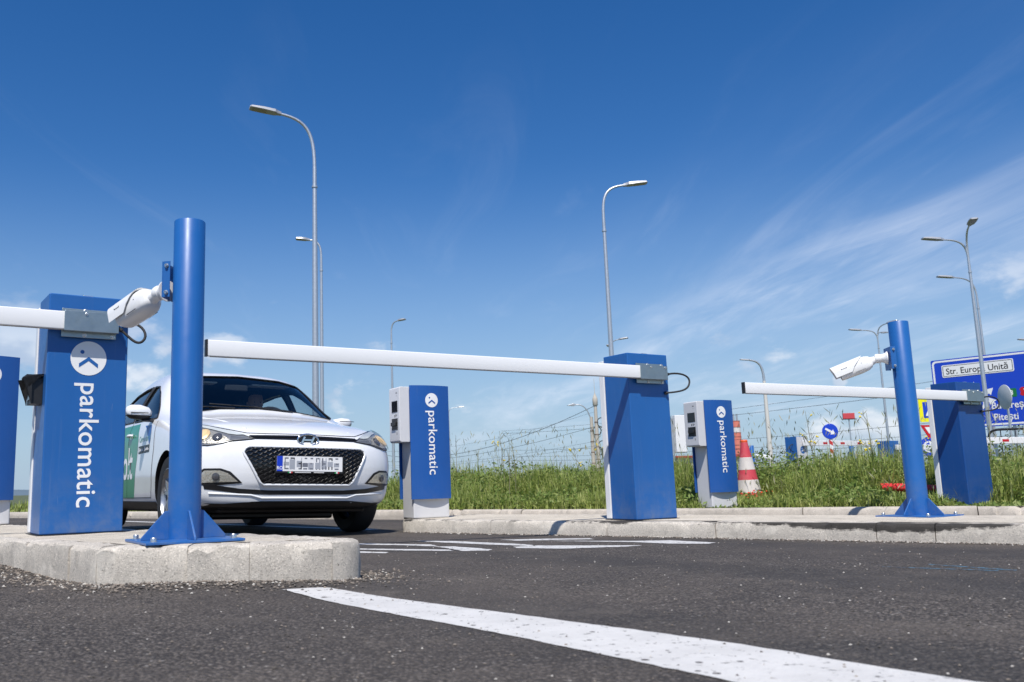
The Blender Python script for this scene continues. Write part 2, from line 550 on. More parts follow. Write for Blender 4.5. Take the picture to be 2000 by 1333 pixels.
def make_blue(name, col, rough=0.36, scratch=0.5):
    """powder coat: cloudy fading, dry rain streaks, hairline scratches, dust low down on the thing itself"""
    m = bpy.data.materials.new(name)
    m.use_nodes = True
    n, l = nodes_of(m)
    b = n['Principled BSDF']
    t = n.new('ShaderNodeTexCoord')
    vec = t.outputs['Object']
    c1 = noise(n, l, vec, 3.5, 7, 0.6)
    c = mixc(n, l, c1, tuple(v * 0.88 for v in col), tuple(v * 1.10 for v in col))
    mp = n.new('ShaderNodeMapping'); mp.inputs['Scale'].default_value = (42, 42, 1.3)
    l.new(vec, mp.inputs[0])
    st = noise(n, l, mp.outputs[0], 1.0, 8, 0.68)
    pale = tuple(min(1, v * 0.75 + 0.10) for v in col)
    c = mixc(n, l, ramp(n, l, st, 0.56, 0.74, 0, 0.30 * scratch), c, pale)
    mp2 = n.new('ShaderNodeMapping'); mp2.inputs['Scale'].default_value = (70, 70, 5.0); mp2.inputs['Rotation'].default_value = (0.3, 0.2, 0)
    l.new(vec, mp2.inputs[0])
    sc_ = noise(n, l, mp2.outputs[0], 1.0, 3, 0.5, 0.6)
    patch = noise(n, l, vec, 4.0, 4, 0.6)
    k = n.new('ShaderNodeMath'); k.operation = 'MULTIPLY'
    l.new(ramp(n, l, sc_, 0.70, 0.73), k.inputs[0])
    l.new(ramp(n, l, patch, 0.50, 0.62, 0, 0.55 * scratch), k.inputs[1])
    c = mixc(n, l, k.outputs[0], c, pale)
    grime = noise(n, l, vec, 11.0, 8, 0.72, 0.4)
    sp = n.new('ShaderNodeSeparateXYZ')
    l.new(vec, sp.inputs[0])
    low = n.new('ShaderNodeMath'); low.operation = 'MULTIPLY'
    l.new(ramp(n, l, sp.outputs[2], 0.34, 0.0), low.inputs[0])
    l.new(ramp(n, l, grime, 0.42, 0.70, 0, 0.55 * scratch), low.inputs[1])
    c = mixc(n, l, low.outputs[0], c, (0.17, 0.20, 0.25))
    l.new(c, b.inputs['Base Color'])
    l.new(ramp(n, l, grime, 0.2, 0.8, rough * 0.8, rough * 1.35), b.inputs['Roughness'])
    b.inputs['Coat Weight'].default_value = 0.12
    b.inputs['Coat Roughness'].default_value = 0.12
    bp = n.new('ShaderNodeBump')
    bp.inputs['Strength'].default_value = 0.12
    bp.inputs['Distance'].default_value = 0.02
    l.new(noise(n, l, vec, 2.2, 3, 0.5), bp.inputs['Height'])
    l.new(bp.outputs[0], b.inputs['Normal'])
    MATS[name] = m
    return m


BLUE = make_blue('blue_paint', lin((31, 94, 162)), 0.38, 0.8)
BLUE2 = make_blue('blue_panel', lin((26, 84, 158)), 0.36, 0.5)
WHITE = mat('white_paint', (0.80, 0.80, 0.79), 0.34, 0, 0.03, 4, coat=0.2, dirt=(0.55, 0.53, 0.5), dirt_amt=0.25)
GREY = mat('pale_grey_paint', (0.62, 0.62, 0.63), 0.42, 0, 0.03, 6, dirt=(0.45, 0.44, 0.42), dirt_amt=0.3)
ZINC = mat('zinc', (0.37, 0.43, 0.44), 0.36, 0.85, 0.16, 22, 0.05, 90, dirt=(0.50, 0.47, 0.33), dirt_amt=0.4)
STEEL = mat('galvanised_steel', (0.58, 0.60, 0.62), 0.42, 0.75, 0.12, 14)
BOLT = mat('bolt_steel', (0.66, 0.66, 0.64), 0.3, 0.9, 0.1, 30)
BLACK = mat('black_plastic', (0.016, 0.016, 0.017), 0.45, 0, 0.1, 20)
RUBBER = mat('black_rubber', (0.020, 0.020, 0.021), 0.7, 0, 0.15, 20, 0.2, 120)
SCREEN = mat('dark_screen', (0.012, 0.013, 0.017), 0.12, 0, 0.05, 5)
LETTER = mat('white_vinyl', (0.82, 0.82, 0.81), 0.45, 0, 0.02, 8)


# ------------------------------------------------------------------ mesh helpers
class MB:
    def __init__(s):
        s.v, s.f, s.m = [], [], []

    def add(s, vs, fs, mi=0, X=None):
        o = len(s.v)
        for p in vs:
            p = Vector(p)
            s.v.append(tuple(X @ p) if X is not None else tuple(p))
        for f in fs:
            s.f.append([i + o for i in f])
            s.m.append(mi)
        return s

    def box(s, lo, hi, mi=0, X=None):
        x0, y0, z0 = lo
        x1, y1, z1 = hi
        vs = [(x0, y0, z0), (x1, y0, z0), (x1, y1, z0), (x0, y1, z0), (x0, y0, z1), (x1, y0, z1), (x1, y1, z1), (x0, y1, z1)]
        fs = [(0, 3, 2, 1), (4, 5, 6, 7), (0, 1, 5, 4), (1, 2, 6, 5), (2, 3, 7, 6), (3, 0, 4, 7)]
        return s.add(vs, fs, mi, X)

    def prism(s, poly, a, b, axis='z', mi=0, X=None):
        """extrude a 2-D polygon (counter-clockwise) from a to b along an axis"""
        k = len(poly)
        if axis == 'z':
            P = lambda p, t: (p[0], p[1], t)
        elif axis == 'y':
            P = lambda p, t: (p[0], t, p[1])
        else:
            P = lambda p, t: (t, p[0], p[1])
        vs = [P(p, a) for p in poly] + [P(p, b) for p in poly]
        fs = [tuple(range(k))[::-1], tuple(range(k, 2 * k))]
        for i in range(k):
            j = (i + 1) % k
            fs.append((i, j, j + k, i + k))
        return s.add(vs, fs, mi, X)

    def tube(s, pts, r, n=10, mi=0, X=None, caps=True, closed=False):
        pts = [Vector(p) for p in pts]
        rs = r if isinstance(r, (list, tuple)) else [r] * len(pts)
        k = len(pts)
        vs, fs = [], []
        ref = None
        for i, p in enumerate(pts):
            if closed:
                t = pts[(i + 1) % k] - pts[i - 1]
            else:
                t = pts[min(i + 1, k - 1)] - pts[max(i - 1, 0)]
            t.normalize()
            if ref is None:
                ref = Vector((0, 0, 1)) if abs(t.z) < 0.9 else Vector((1, 0, 0))
            a = ref - t * ref.dot(t)
            a.normalize()
            ref = a
            b = t.cross(a)
            for j in range(n):
                q = 2 * math.pi * j / n
                vs.append(p + rs[i] * (math.cos(q) * a + math.sin(q) * b))
        for i in range(k if closed else k - 1):
            i2 = (i + 1) % k
            for j in range(n):
                j2 = (j + 1) % n
                fs.append((i * n + j, i * n + j2, i2 * n + j2, i2 * n + j))
        if caps and not closed:
            fs.append(tuple(range(n))[::-1])
            fs.append(tuple(range((k - 1) * n, k * n)))
        return s.add(vs, fs, mi, X)

    def lathe(s, prof, n=24, mi=0, X=None, axis='z', caps=True):
        """profile of (r, h) spun round an axis"""
        vs, fs = [], []
        for r, h in prof:
            for j in range(n):
                q = 2 * math.pi * j / n
                c, d = r * math.cos(q), r * math.sin(q)
                vs.append((c, d, h) if axis == 'z' else ((c, h, d) if axis == 'y' else (h, c, d)))
        for i in range(len(prof) - 1):
            for j in range(n):
                j2 = (j + 1) % n
                fs.append((i * n + j, i * n + j2, (i + 1) * n + j2, (i + 1) * n + j))
        if caps:
            fs.append(tuple(range(n))[::-1])
            fs.append(tuple(range((len(prof) - 1) * n, len(prof) * n)))
        return s.add(vs, fs, mi, X)

    def build(s, name, mats, parent=None, smooth=None, bevel=0.0, seg=2, fix=True):
        used = sorted({i for f in s.f for i in f})
        if len(used) < len(s.v):
            mp_ = {i: k for k, i in enumerate(used)}
            s.v = [s.v[i] for i in used]
            s.f = [[mp_[i] for i in f] for f in s.f]
        me = bpy.data.meshes.new(name)
        me.from_pydata(s.v, [], s.f)
        for m in (mats if isinstance(mats, (list, tuple)) else [mats]):
            me.materials.append(m)
        if len(set(s.m)) > 1:
            me.polygons.foreach_set('material_index', s.m)
        if fix:
            bm = bmesh.new()
            bm.from_mesh(me)
            bmesh.ops.recalc_face_normals(bm, faces=bm.faces)
            bm.to_mesh(me)
            bm.free()
        if smooth is not None:
            me.shade_smooth()
            me.set_sharp_from_angle(angle=rad(smooth))
        me.update()
        return link(name, me, parent, bevel, seg)


def link(name, me, parent=None, bevel=0.0, seg=2):
    o = bpy.data.objects.new(name, me)
    COL.objects.link(o)
    if parent is not None:
        o.parent = parent
    if bevel:
        b = o.modifiers.new('bevel', 'BEVEL')
        b.width = bevel
        b.segments = seg
        b.limit_method = 'ANGLE'
        b.angle_limit = rad(35)
        b.harden_normals = False
    return o


def empty(name, loc=(0, 0, 0), rz=0.0):
    o = bpy.data.objects.new(name, None)
    COL.objects.link(o)
    o.location = loc
    o.rotation_euler = (0, 0, rz)
    o.empty_display_size = 0.1
    return o


def tag(o, label, cat=None, group=None, kind=None):
    if label:
        o['label'] = label
    if cat:
        o['category'] = cat
    if group:
        o['group'] = group
    if kind:
        o['kind'] = kind
    return o


def copy_tree(o, parent=None):
    c = o.copy()
    COL.objects.link(c)
    c.parent = parent
    for ch in list(o.children):
        copy_tree(ch, c)
    return c


def text_mesh(body, size, extr=0.0008, align='LEFT', bold=0.0, space=1.0):
    cu = bpy.data.curves.new('t', 'FONT')
    cu.body = body
    cu.size = size
    cu.extrude = extr
    cu.align_x = align
    cu.offset = bold
    cu.space_character = space
    cu.resolution_u = 4
    ob = bpy.data.objects.new('t', cu)
    COL.objects.link(ob)
    dg = bpy.context.evaluated_depsgraph_get()
    me = bpy.data.meshes.new_from_object(ob.evaluated_get(dg))
    bpy.data.objects.remove(ob)
    bpy.data.curves.remove(cu)
    return me


def text_obj(name, body, size, X, m, parent, align='LEFT', bold=0.0, space=1.0, extr=0.0008, sx=1.0):
    me = text_mesh(body, size, extr, align, bold, space)
    me.transform(Matrix.Diagonal((sx, 1, 1, 1)))
    me.transform(X)
    me.materials.clear()
    me.materials.append(m)
    return link(name, me, parent)


def frame(o, ex, ey):
    """matrix mapping 2-D drawing axes to ex, ey with origin o"""
    ex, ey = Vector(ex).normalized(), Vector(ey).normalized()
    ez = ex.cross(ey)
    X = Matrix((ex, ey, ez)).transposed().to_4x4()
    X.translation = Vector(o)
    return X


def ss(t):
    t = min(1.0, max(0.0, t))
    return t * t * (3 - 2 * t)


def circle(cx, cy, r, n=32, a0=0, a1=2 * math.pi, end=False):
    return [(cx + r * math.cos(a0 + (a1 - a0) * i / n), cy + r * math.sin(a0 + (a1 - a0) * i / n)) for i in range(n + (1 if end else 0))]


def bez(p0, p1, p2, p3, n=14):
    p0, p1, p2, p3 = map(Vector, (p0, p1, p2, p3))
    return [(1 - t) ** 3 * p0 + 3 * t * (1 - t) ** 2 * p1 + 3 * t * t * (1 - t) * p2 + t ** 3 * p3 for t in [i / n for i in range(n + 1)]]


# ------------------------------------------------------------------ ground heights
def gz(x, y):
    D = 5.59 - (0.644 * x + 0.765 * y)
    z = -0.042 + (0.0115 * min(D, 3.65) if D > 0 else 0.0155 * max(D, -5))
    z += ss((2.7 - (x + y)) / 0.5) * 0.05 * ss((-1.25 - x) / 0.85) * ss((6.5 - y) / 2)
    z += 0.020 * math.exp(-((x + 0.85) / 0.6) ** 2 - ((y - 3.2) / 0.35) ** 2)
    return z


rnd = random.Random(7)

# ------------------------------------------------------------------ terrain
mb = MB()
ring = [40, 120, 400, 1200, 4000]
vs = [(0, 20, -0.22)]
for r in ring:
    for j in range(48):
        q = 2 * math.pi * j / 48
        vs.append((r * math.cos(q), 20 + r * math.sin(q), -0.22 - (0.0 if r < 100 else 0.25)))
fs = [(0, 1 + j, 1 + (j + 1) % 48) for j in range(48)]
for k in range(len(ring) - 1):
    for j in range(48):
        a, b = 1 + k * 48 + j, 1 + k * 48 + (j + 1) % 48
        fs.append((a, b, b + 48, a + 48))
mb.add(vs, fs)
FIELD = mat('field_ground', (0.085, 0.10, 0.040), 0.95, 0, 0.3, 0.4, 0.3, 3)
tag(mb.build('ground', FIELD), 'wide green field reaching to the horizon', kind='structure')

mb = MB()
for (R, A0, A1, H, seed) in ((2600, 92, 150, 26, 3), (3300, 40, 92, 16, 9)):
    r2 = random.Random(seed)
    ph = [r2.uniform(0, 6.28) for _ in range(6)]
    n = 70
    vs, fs = [], []
    for i in range(n + 1):
        a = rad(A0 + (A1 - A0) * i / n)
        h = H * (0.55 + sum(math.sin((k + 1.3) * 2.1 * a * 3 + ph[k]) / (k + 1.5) for k in range(6)) * 0.32)
        h = max(3, h) * min(1, i / 6, (n - i) / 6 + 0.02)
        for rr, zz in ((R - 180, -2), (R, h), (R + 300, -2)):
            vs.append((rr * math.cos(a), rr * math.sin(a), zz))
    for i in range(n):
        for k in range(2):
            a = i * 3 + k
            fs.append((a, a + 3, a + 4, a + 1))
    mb.add(vs, fs)
tag(mb.build('hills', mat('hazy_woodland', (0.105, 0.15, 0.19), 1.0, 0, 0.2, 0.004), smooth=60), 'low wooded hills on the left horizon', kind='structure')  # blue of the distance haze is put into the woodland colour

# asphalt sheet
xs = list(np.arange(-48, -8, 4.0)) + list(np.arange(-8, 9, 0.25)) + list(np.arange(9, 50, 4.0))
ys = list(np.arange(-8, 0, 1.0)) + list(np.arange(0, 12.5, 0.25)) + list(np.arange(13, 17.2, 1.0))
vs = [(x, y, gz(x, y)) for y in ys for x in xs]
nx = len(xs)
fs = [(j * nx + i, j * nx + i + 1, (j + 1) * nx + i + 1, (j + 1) * nx + i) for j in range(len(ys) - 1) for i in range(nx - 1)]
road = tag(MB().add(vs, fs).build('asphalt_road', MATS['asphalt'], smooth=60), 'dark grey asphalt of the parking entrance lanes', kind='structure')


def marking(name, poly, m, lift=0.0018, jag=0.004, step=0.03):
    """painted shape draped on the asphalt, with a slightly ragged outline"""
    out = []
    k = len(poly)
    for i in range(k):
        a, b = Vector(poly[i]), Vector(poly[(i + 1) % k])
        n = max(1, int((b - a).length / step))
        for j in range(n):
            p = a.lerp(b, j / n)
            out.append((p.x + rnd.uniform(-jag, jag), p.y + rnd.uniform(-jag, jag)))
    pts = [Vector(p) for p in out]
    x0, x1 = min(p.x for p in pts), max(p.x for p in pts)
    y0, y1 = min(p.y for p in pts), max(p.y for p in pts)
    st = 0.12
    ins = []
    x = x0 + st / 2
    while x < x1:
        y = y0 + st / 2
        while y < y1:
            ins.append(Vector((x, y)))
            y += st
        x += st
    kk = len(pts)
    res = delaunay_2d_cdt(pts + ins, [(i, (i + 1) % kk) for i in range(kk)], [list(range(kk))], 1, 1e-6)
    v = [(p.x, p.y, gz(p.x, p.y) + lift) for p in res[0]]
    return MB().add(v, [f for f in res[2]]).build(name, m, road, fix=False)


# the broad white line in the foreground, running past the camera
marking('painted_line', [(-0.50, 3.02), (-0.36, 3.08), (-0.27, 2.975), (0.204, 2.412), (0.593, 1.947), (0.88, 1.522), (1.62, 0.55), (1.40, 0.40),
                         (0.498, 1.566), (0.173, 2.074), (-0.215, 2.606)], MATS['road_paint'], jag=0.0035)
# lane line seen under the car
marking('painted_line', [(-0.55, 8.12), (-0.47, 8.22), (-4.35, 12.92), (-4.47, 12.82)], MATS['road_paint'], jag=0.003, step=0.3)
marking('painted_line', [(-7.2, 10.2), (-7.1, 10.3), (-10.2, 14.2), (-10.3, 14.1)], MATS['road_paint'], jag=0.003, step=0.3)
ARROWS = [[(-0.489, 5.925), (-0.007, 5.639), (0.038, 5.407), (-0.171, 5.613), (-0.477, 5.776)],
          [(0.027, 5.411), (0.128, 5.407), (0.336, 5.064), (0.303, 4.964), (0.158, 4.97), (0.121, 5.136)],
          [(-0.431, 5.352), (0.085, 5.120), (0.120, 4.990), (-0.156, 5.101), (-0.423, 5.246)],
          [(-0.411, 5.101), (-0.235, 4.977), (-0.253, 4.904), (-0.399, 4.95)],
          [(-0.122, 6.112), (0.143, 5.988), (0.525, 5.546), (0.600, 5.400), (0.570, 5.310), (0.296, 5.579), (0.042, 5.873)],
          [(0.465, 5.272), (0.617, 5.345), (1.206, 5.194), (1.1, 5.108), (0.705, 5.024), (0.476, 5.147)],
          [(0.454, 6.044), (0.705, 6.087), (1.054, 6.047), (1.056, 5.92), (0.759, 5.92), (0.56, 5.901)],
          [(0.677, 5.854), (1.22, 5.656), (1.478, 5.648), (1.657, 5.339), (1.585, 5.231), (1.387, 5.306), (1.216, 5.529)]]
for a in ARROWS:
    marking('painted_arrow', a[::-1], MATS['road_paint_worn'], lift=0.0018, jag=0.008)
for (p, q) in (((1.765, 3.585), (2.066, 3.345)), ((1.985, 3.654), (2.132, 3.347))):
    a, b = Vector(p), Vector(q)
    nrm = (b - a).orthogonal().normalized() * 0.007
    marking('spray_mark', [a + nrm, a - nrm, b - nrm, b + nrm], MATS['road_paint_blue'], jag=0.004)


# ------------------------------------------------------------------ kerbed islands
def resample(path, lens):
    """cut an open polyline into stones of the given lengths (cycled)"""
    pts = [Vector(p) for p in path]
    cum = [0.0]
    for a, b in zip(pts, pts[1:]):
        cum.append(cum[-1] + (b - a).length)

    def at(s):
        s = min(max(s, 0), cum[-1])
        for i in range(len(pts) - 1):
            if s <= cum[i + 1] + 1e-9:
                return pts[i].lerp(pts[i + 1], (s - cum[i]) / max(1e-9, cum[i + 1] - cum[i]))
        return pts[-1]
    s, k, out = 0.0, 0, []
    while s < cum[-1] - 0.02:
        e = min(cum[-1], s + lens[k % len(lens)])
        if cum[-1] - e < 0.08:
            e = cum[-1]
        out.append((s, e))
        s = e
        k += 1
    return at, out


def kerb_run(parent, path, lens, ztop, m, width=0.14, r=0.03, gap=0.005, rough=0.0025, deep=0.09, seed=1, jit=1.0):
    rr = random.Random(seed)
    at, cuts = resample(path, lens)
    for (s, e) in cuts:
        n = max(2, int((e - s) / 0.035))
        js, jo = rr.uniform(-0.003, 0.003) * jit, rr.uniform(-0.004, 0.004) * jit
        vs, fs = [], []
        chip = [rr.uniform(0.6, 1.5) * (1.9 if rr.random() < 0.10 else 1) for _ in range(n + 1)]
        for i in range(n + 1):
            t = s + gap / 2 + (e - s - gap) * i / n
            p = at(t)
            d = (at(min(t + 0.02, e)) - at(max(t - 0.02, s))).normalized()
            inw = Vector((-d.y, d.x))        # path runs with the island on its left
            zb = gz(p.x, p.y) - deep
            zt = (ztop(p.x, p.y) if callable(ztop) else ztop) + js
            rq = r * chip[i]
            for w, z in ((0, zb), (0, zb + (zt - zb) * 0.62), (0, zt - rq), (rq * 0.3, zt - rq * 0.3), (rq, zt), (width * 0.6, zt + 0.001), (width, zt), (width, zb)):
                k = rough if 0 < w < width or z > zb else 0
                q = p + inw * (w + jo + rr.uniform(-k, k))
                vs.append((q.x, q.y, z + rr.uniform(-k, k) * 0.6))
        for i in range(n):
            for j in range(7):
                a = i * 8 + j
                fs.append((a, a + 8, a + 9, a + 1))
            fs.append((i * 8 + 7, i * 8 + 15, i * 8 + 8, i * 8))
        fs.append(tuple(range(8)))
        fs.append(tuple(range(n * 8, n * 8 + 8))[::-1])
        MB().add(vs, fs).build('kerb_stone', m, parent, smooth=38)


def pad(name, poly, z, m, label, thick=0.12):
    """top surface inside the kerbs, gently uneven"""
    pts = [Vector(p) for p in poly]
    x0, x1 = min(p.x for p in pts), max(p.x for p in pts)
    y0, y1 = min(p.y for p in pts), max(p.y for p in pts)
    st = 0.18
    ins = [Vector((x0 + st * (i + .5), y0 + st * (j + .5))) for i in range(int((x1 - x0) / st)) for j in range(int((y1 - y0) / st))]
    kk = len(pts)
    res = delaunay_2d_cdt(pts + ins, [(i, (i + 1) % kk) for i in range(kk)], [list(range(kk))], 1, 1e-6)
    v = [(p.x, p.y, z + rnd.uniform(-0.002, 0.002)) for p in res[0]]
    o = MB().add(v, res[2]).build(name, m, smooth=60, fix=False)
    return tag(o, label, kind='structure')


def offset_in(path, w):
    out = []
    P = [Vector(p) for p in path]
    for i, p in enumerate(P):
        d = (P[min(i + 1, len(P) - 1)] - P[max(i - 1, 0)]).normalized()
        out.append(p + Vector((-d.y, d.x)) * w)
    return out


def arc(c, r, a0, a1, n=6):
    return [(c[0] + r * math.cos(rad(a0 + (a1 - a0) * i / n)), c[1] + r * math.sin(rad(a0 + (a1 - a0) * i / n))) for i in range(n + 1)]


# left island: its blunt end faces the camera
path1 = [(-4.95, 7.05), (-1.99, 4.09)] + [(-1.50, 3.60), (-1.31, 3.415), (-1.26, 3.345), (-1.20, 3.30), (-1.13, 3.275), (-1.0, 3.258)] + [(-0.75, 3.262), (-0.44, 3.31)] + \
        [(-0.38, 3.328), (-0.325, 3.355), (-0.29, 3.40), (-0.28, 3.455), (-0.30, 3.51)] + [(-0.36, 3.57), (-3.83, 7.08)]
isl1 = pad('traffic_island', [tuple(p) for p in offset_in(path1, 0.125)], 0.146, MATS['concrete_top'], 'concrete island under the left barrier and camera post')
kerb_run(isl1, path1, [0.33, 0.42, 0.26, 0.36, 0.22, 0.30, 0.24], 0.145, MATS['concrete'], width=0.13, r=0.020, gap=0.0012, seed=11, rough=0.006, jit=0.35)
# middle island
ka = Vector((0.765, -0.644))
p0 = Vector((-0.20, 7.50))
kin = Vector((0.644, 0.765))
front = [p0 + ka * t for t in (0.0, 1.0, 2.0, 3.0, 4.0, 5.5, 9.0)]
nose = [p0 + kin * 1.15 - ka * 0.02, p0 + kin * 0.98 - ka * 0.17, p0 + kin * 0.30 - ka * 0.20, p0 + kin * 0.10 - ka * 0.15, p0 + kin * 0.02 - ka * 0.07]
back = [p0 + kin * 1.15 + ka * t for t in (9.0, 5.0, 1.0)]
path2 = [tuple(p) for p in nose + front + back]
isl2 = pad('traffic_island', [tuple(p) for p in offset_in(path2, 0.13)], 0.061, MATS['concrete_top'], 'concrete island under the middle barrier and kiosk')
kerb_run(isl2, [tuple(p) for p in nose + front], [0.3, 0.85, 1.0, 1.0, 0.78, 0.95], lambda x, y: 0.060, MATS['concrete_scuffed'], width=0.14, r=0.024, seed=5)
kerb_run(isl2, [tuple(p) for p in back], [1.0], 0.058, MATS['concrete_smooth'], width=0.14, r=0.03, seed=6)
# grassed island behind, with smooth rounded kerbs
pathB = [(-8.9, 17.5), (-0.55, 11.65), (2.87, 9.18), (4.81, 8.03), (9.8, 5.25)]


def soil_z(x, y):
    # distance behind the kerb
    best = 1e9
    for a, b in zip(pathB, pathB[1:]):
        a, b = Vector(a), Vector(b)
        d = (b - a)
        t = min(1, max(0, (Vector((x, y)) - a).dot(d) / d.length_squared))
        q = (Vector((x, y)) - (a + d * t))
        s = q.length * (1 if Vector((-d.y, d.x)).dot(q) > 0 else -1)
        if abs(s) < abs(best):
            best = s
    return best


vs, fs = [], []
P = offset_in(pathB, 0.10)
dense = []
for a, b in zip(P, P[1:]):
    n = max(2, int((b - a).length / 0.6))
    dense += [a.lerp(b, i / n) for i in range(n)]
dense.append(P[-1])
cols = [0, 0.15, 0.4, 0.9, 1.6, 3.0, 6.0, 12.0]
for p in dense:
    for w in cols:
        q = p + Vector((0.57, 0.82)) * w
        vs.append((q.x, q.y, 0.012 + 0.10 * ss(w / 2.5) - 0.25 * ss((w - 3) / 8) + rnd.uniform(-0.01, 0.01) * (w > 0)))
nc = len(cols)
for i in range(len(dense) - 1):
    for j in range(nc - 1):
        a = i * nc + j
        fs.append((a, a + nc, a + nc + 1, a + 1))
SOIL = mat('soil', (0.105, 0.085, 0.055), 0.95, 0, 0.35, 9, 0.6, 40)
islB = tag(MB().add(vs, fs).build('grass_verge', SOIL, smooth=70), 'grass verge behind the rounded kerb', kind='structure')
kerb_run(islB, pathB, [1.6, 1.45, 1.5], 0.030, MATS['concrete_smooth'], width=0.15, r=0.05, gap=0.008, rough=0.0012, seed=21)

# loose grit swept against the left island and stones on the asphalt
gb = MB()
r3 = random.Random(31)
octv = [(1, 0, 0), (-1, 0, 0), (0, 1, 0), (0, -1, 0), (0, 0, 1), (0, 0, -1)]
octf = [(0, 2, 4), (2, 1, 4), (1, 3, 4), (3, 0, 4), (2, 0, 5), (1, 2, 5), (3, 1, 5), (0, 3, 5)]


def stone(x, y, s, mi):
    z = gz(x, y)
    v = [(x + s * a * r3.uniform(.6, 1.2), y + s * b * r3.uniform(.6, 1.2), z + s * 0.35 + s * c * r3.uniform(.4, .8)) for a, b, c in octv]
    gb.add(v, octf, mi)


atk, _ = resample(path1, [1])
for i in range(4400):
    t = r3.uniform(2.9, 6.55)
    p = atk(t)
    q = atk(t + 0.03)
    d = (q - p).normalized() if (q - p).length > 1e-6 else Vector((1, 0))
    w = abs(r3.gauss(0, 0.13))
    p = p + Vector((d.y, -d.x)) * (0.003 + w)
    stone(p.x, p.y, r3.uniform(0.002, 0.0075), r3.choice((0, 0, 0, 0, 0, 0, 1, 1, 1, 1, 1, 1, 2)))
atA, _ = resample([tuple(p) for p in front], [1])
for i in range(1500):
    p = atA(r3.uniform(0.0, 5.0)) - kin * (0.004 + abs(r3.gauss(0, 0.06)))
    stone(p.x, p.y, r3.uniform(0.003, 0.009), r3.choice((0, 0, 1, 1, 2)))
for i in range(2600):
    y = r3.uniform(1.2, 6.0)
    x = r3.uniform(-0.55, 0.75) * y
    if -0.2 < (x + 1.0) < 0.75 and (x + y) > 1.95 and (x + y) < 3.3 and y > 3.2:
        continue
    stone(x, y, r3.uniform(0.0015, 0.0048), r3.choice((0, 0, 0, 1, 1, 2)))
tag(gb.build('gravel', [mat('grit_dark', (0.085, 0.075, 0.065), 0.9, 0, 0.4, 30), mat('grit_brown', (0.22, 0.185, 0.15), 0.9, 0, 0.4, 30),
                        mat('grit_pale', (0.48, 0.45, 0.40), 0.9, 0, 0.3, 30)], fix=False), 'loose grit and small stones on the asphalt', kind='stuff')

# ------------------------------------------------------------------ barrier gates
GATE_H = 1.175
LOGO_DOT = None


def logo(parent, X, d, disc_m, mark_m, mark_name='logo_mark'):
    """round badge: a square dot and a chevron, drawn in the plane of X (x right, y up)"""
    r = d / 2
    xs_ = [-r * math.cos(math.pi * i / 20) for i in range(21)]
    vs = [p for x in xs_ for p in ((x, -math.sqrt(max(0, r * r - x * x)) - 1e-5, 0.0012), (x, math.sqrt(max(0, r * r - x * x)) + 1e-5, 0.0012))]
    o = MB().add(vs, [(2 * i, 2 * i + 2, 2 * i + 3, 2 * i + 1) for i in range(20)], 0, X).build('logo_disc', disc_m, parent)
    q = MB()
    q.add([(p[0], p[1], 0.0022) for p in circle(-0.36 * r, 0.36 * r, r * 0.115, 14)], [tuple(range(14))], 0, X)
    for sx_ in (1, -1):                                   # the two legs of the chevron, in short strips
        top = [(sx_ * 0.53 * r * i / 5, 0.08 * r - 0.40 * r * i / 5) for i in range(6)]
        vs = [w for t_ in top for w in ((t_[0], t_[1], 0.0022), (t_[0], t_[1] - 0.235 * r, 0.0022))]
        q.add(vs, [(2 * i, 2 * i + 1, 2 * i + 3, 2 * i + 2) for i in range(5)], 0, X)
    tag(q.build(mark_name, mark_m, o), None, kind='stuff')
    return o


def bolt(parent, loc, d=(0, -1, 0), r=0.009, h=0.007, name='bolt'):
    d = Vector(d).normalized()
    X = d.to_track_quat('Z', 'Y').to_matrix().to_4x4()
    X.translation = Vector(loc)
    b = MB()
    b.lathe([(r * 1.35, 0), (r * 1.35, 0.0015), (r, 0.0015), (r, h * 0.8), (r * 0.8, h), (r * 0.45, h), (r * 0.4, h * 0.5)], 14, 0, X)
    return b.build(name, BOLT, parent, smooth=40)


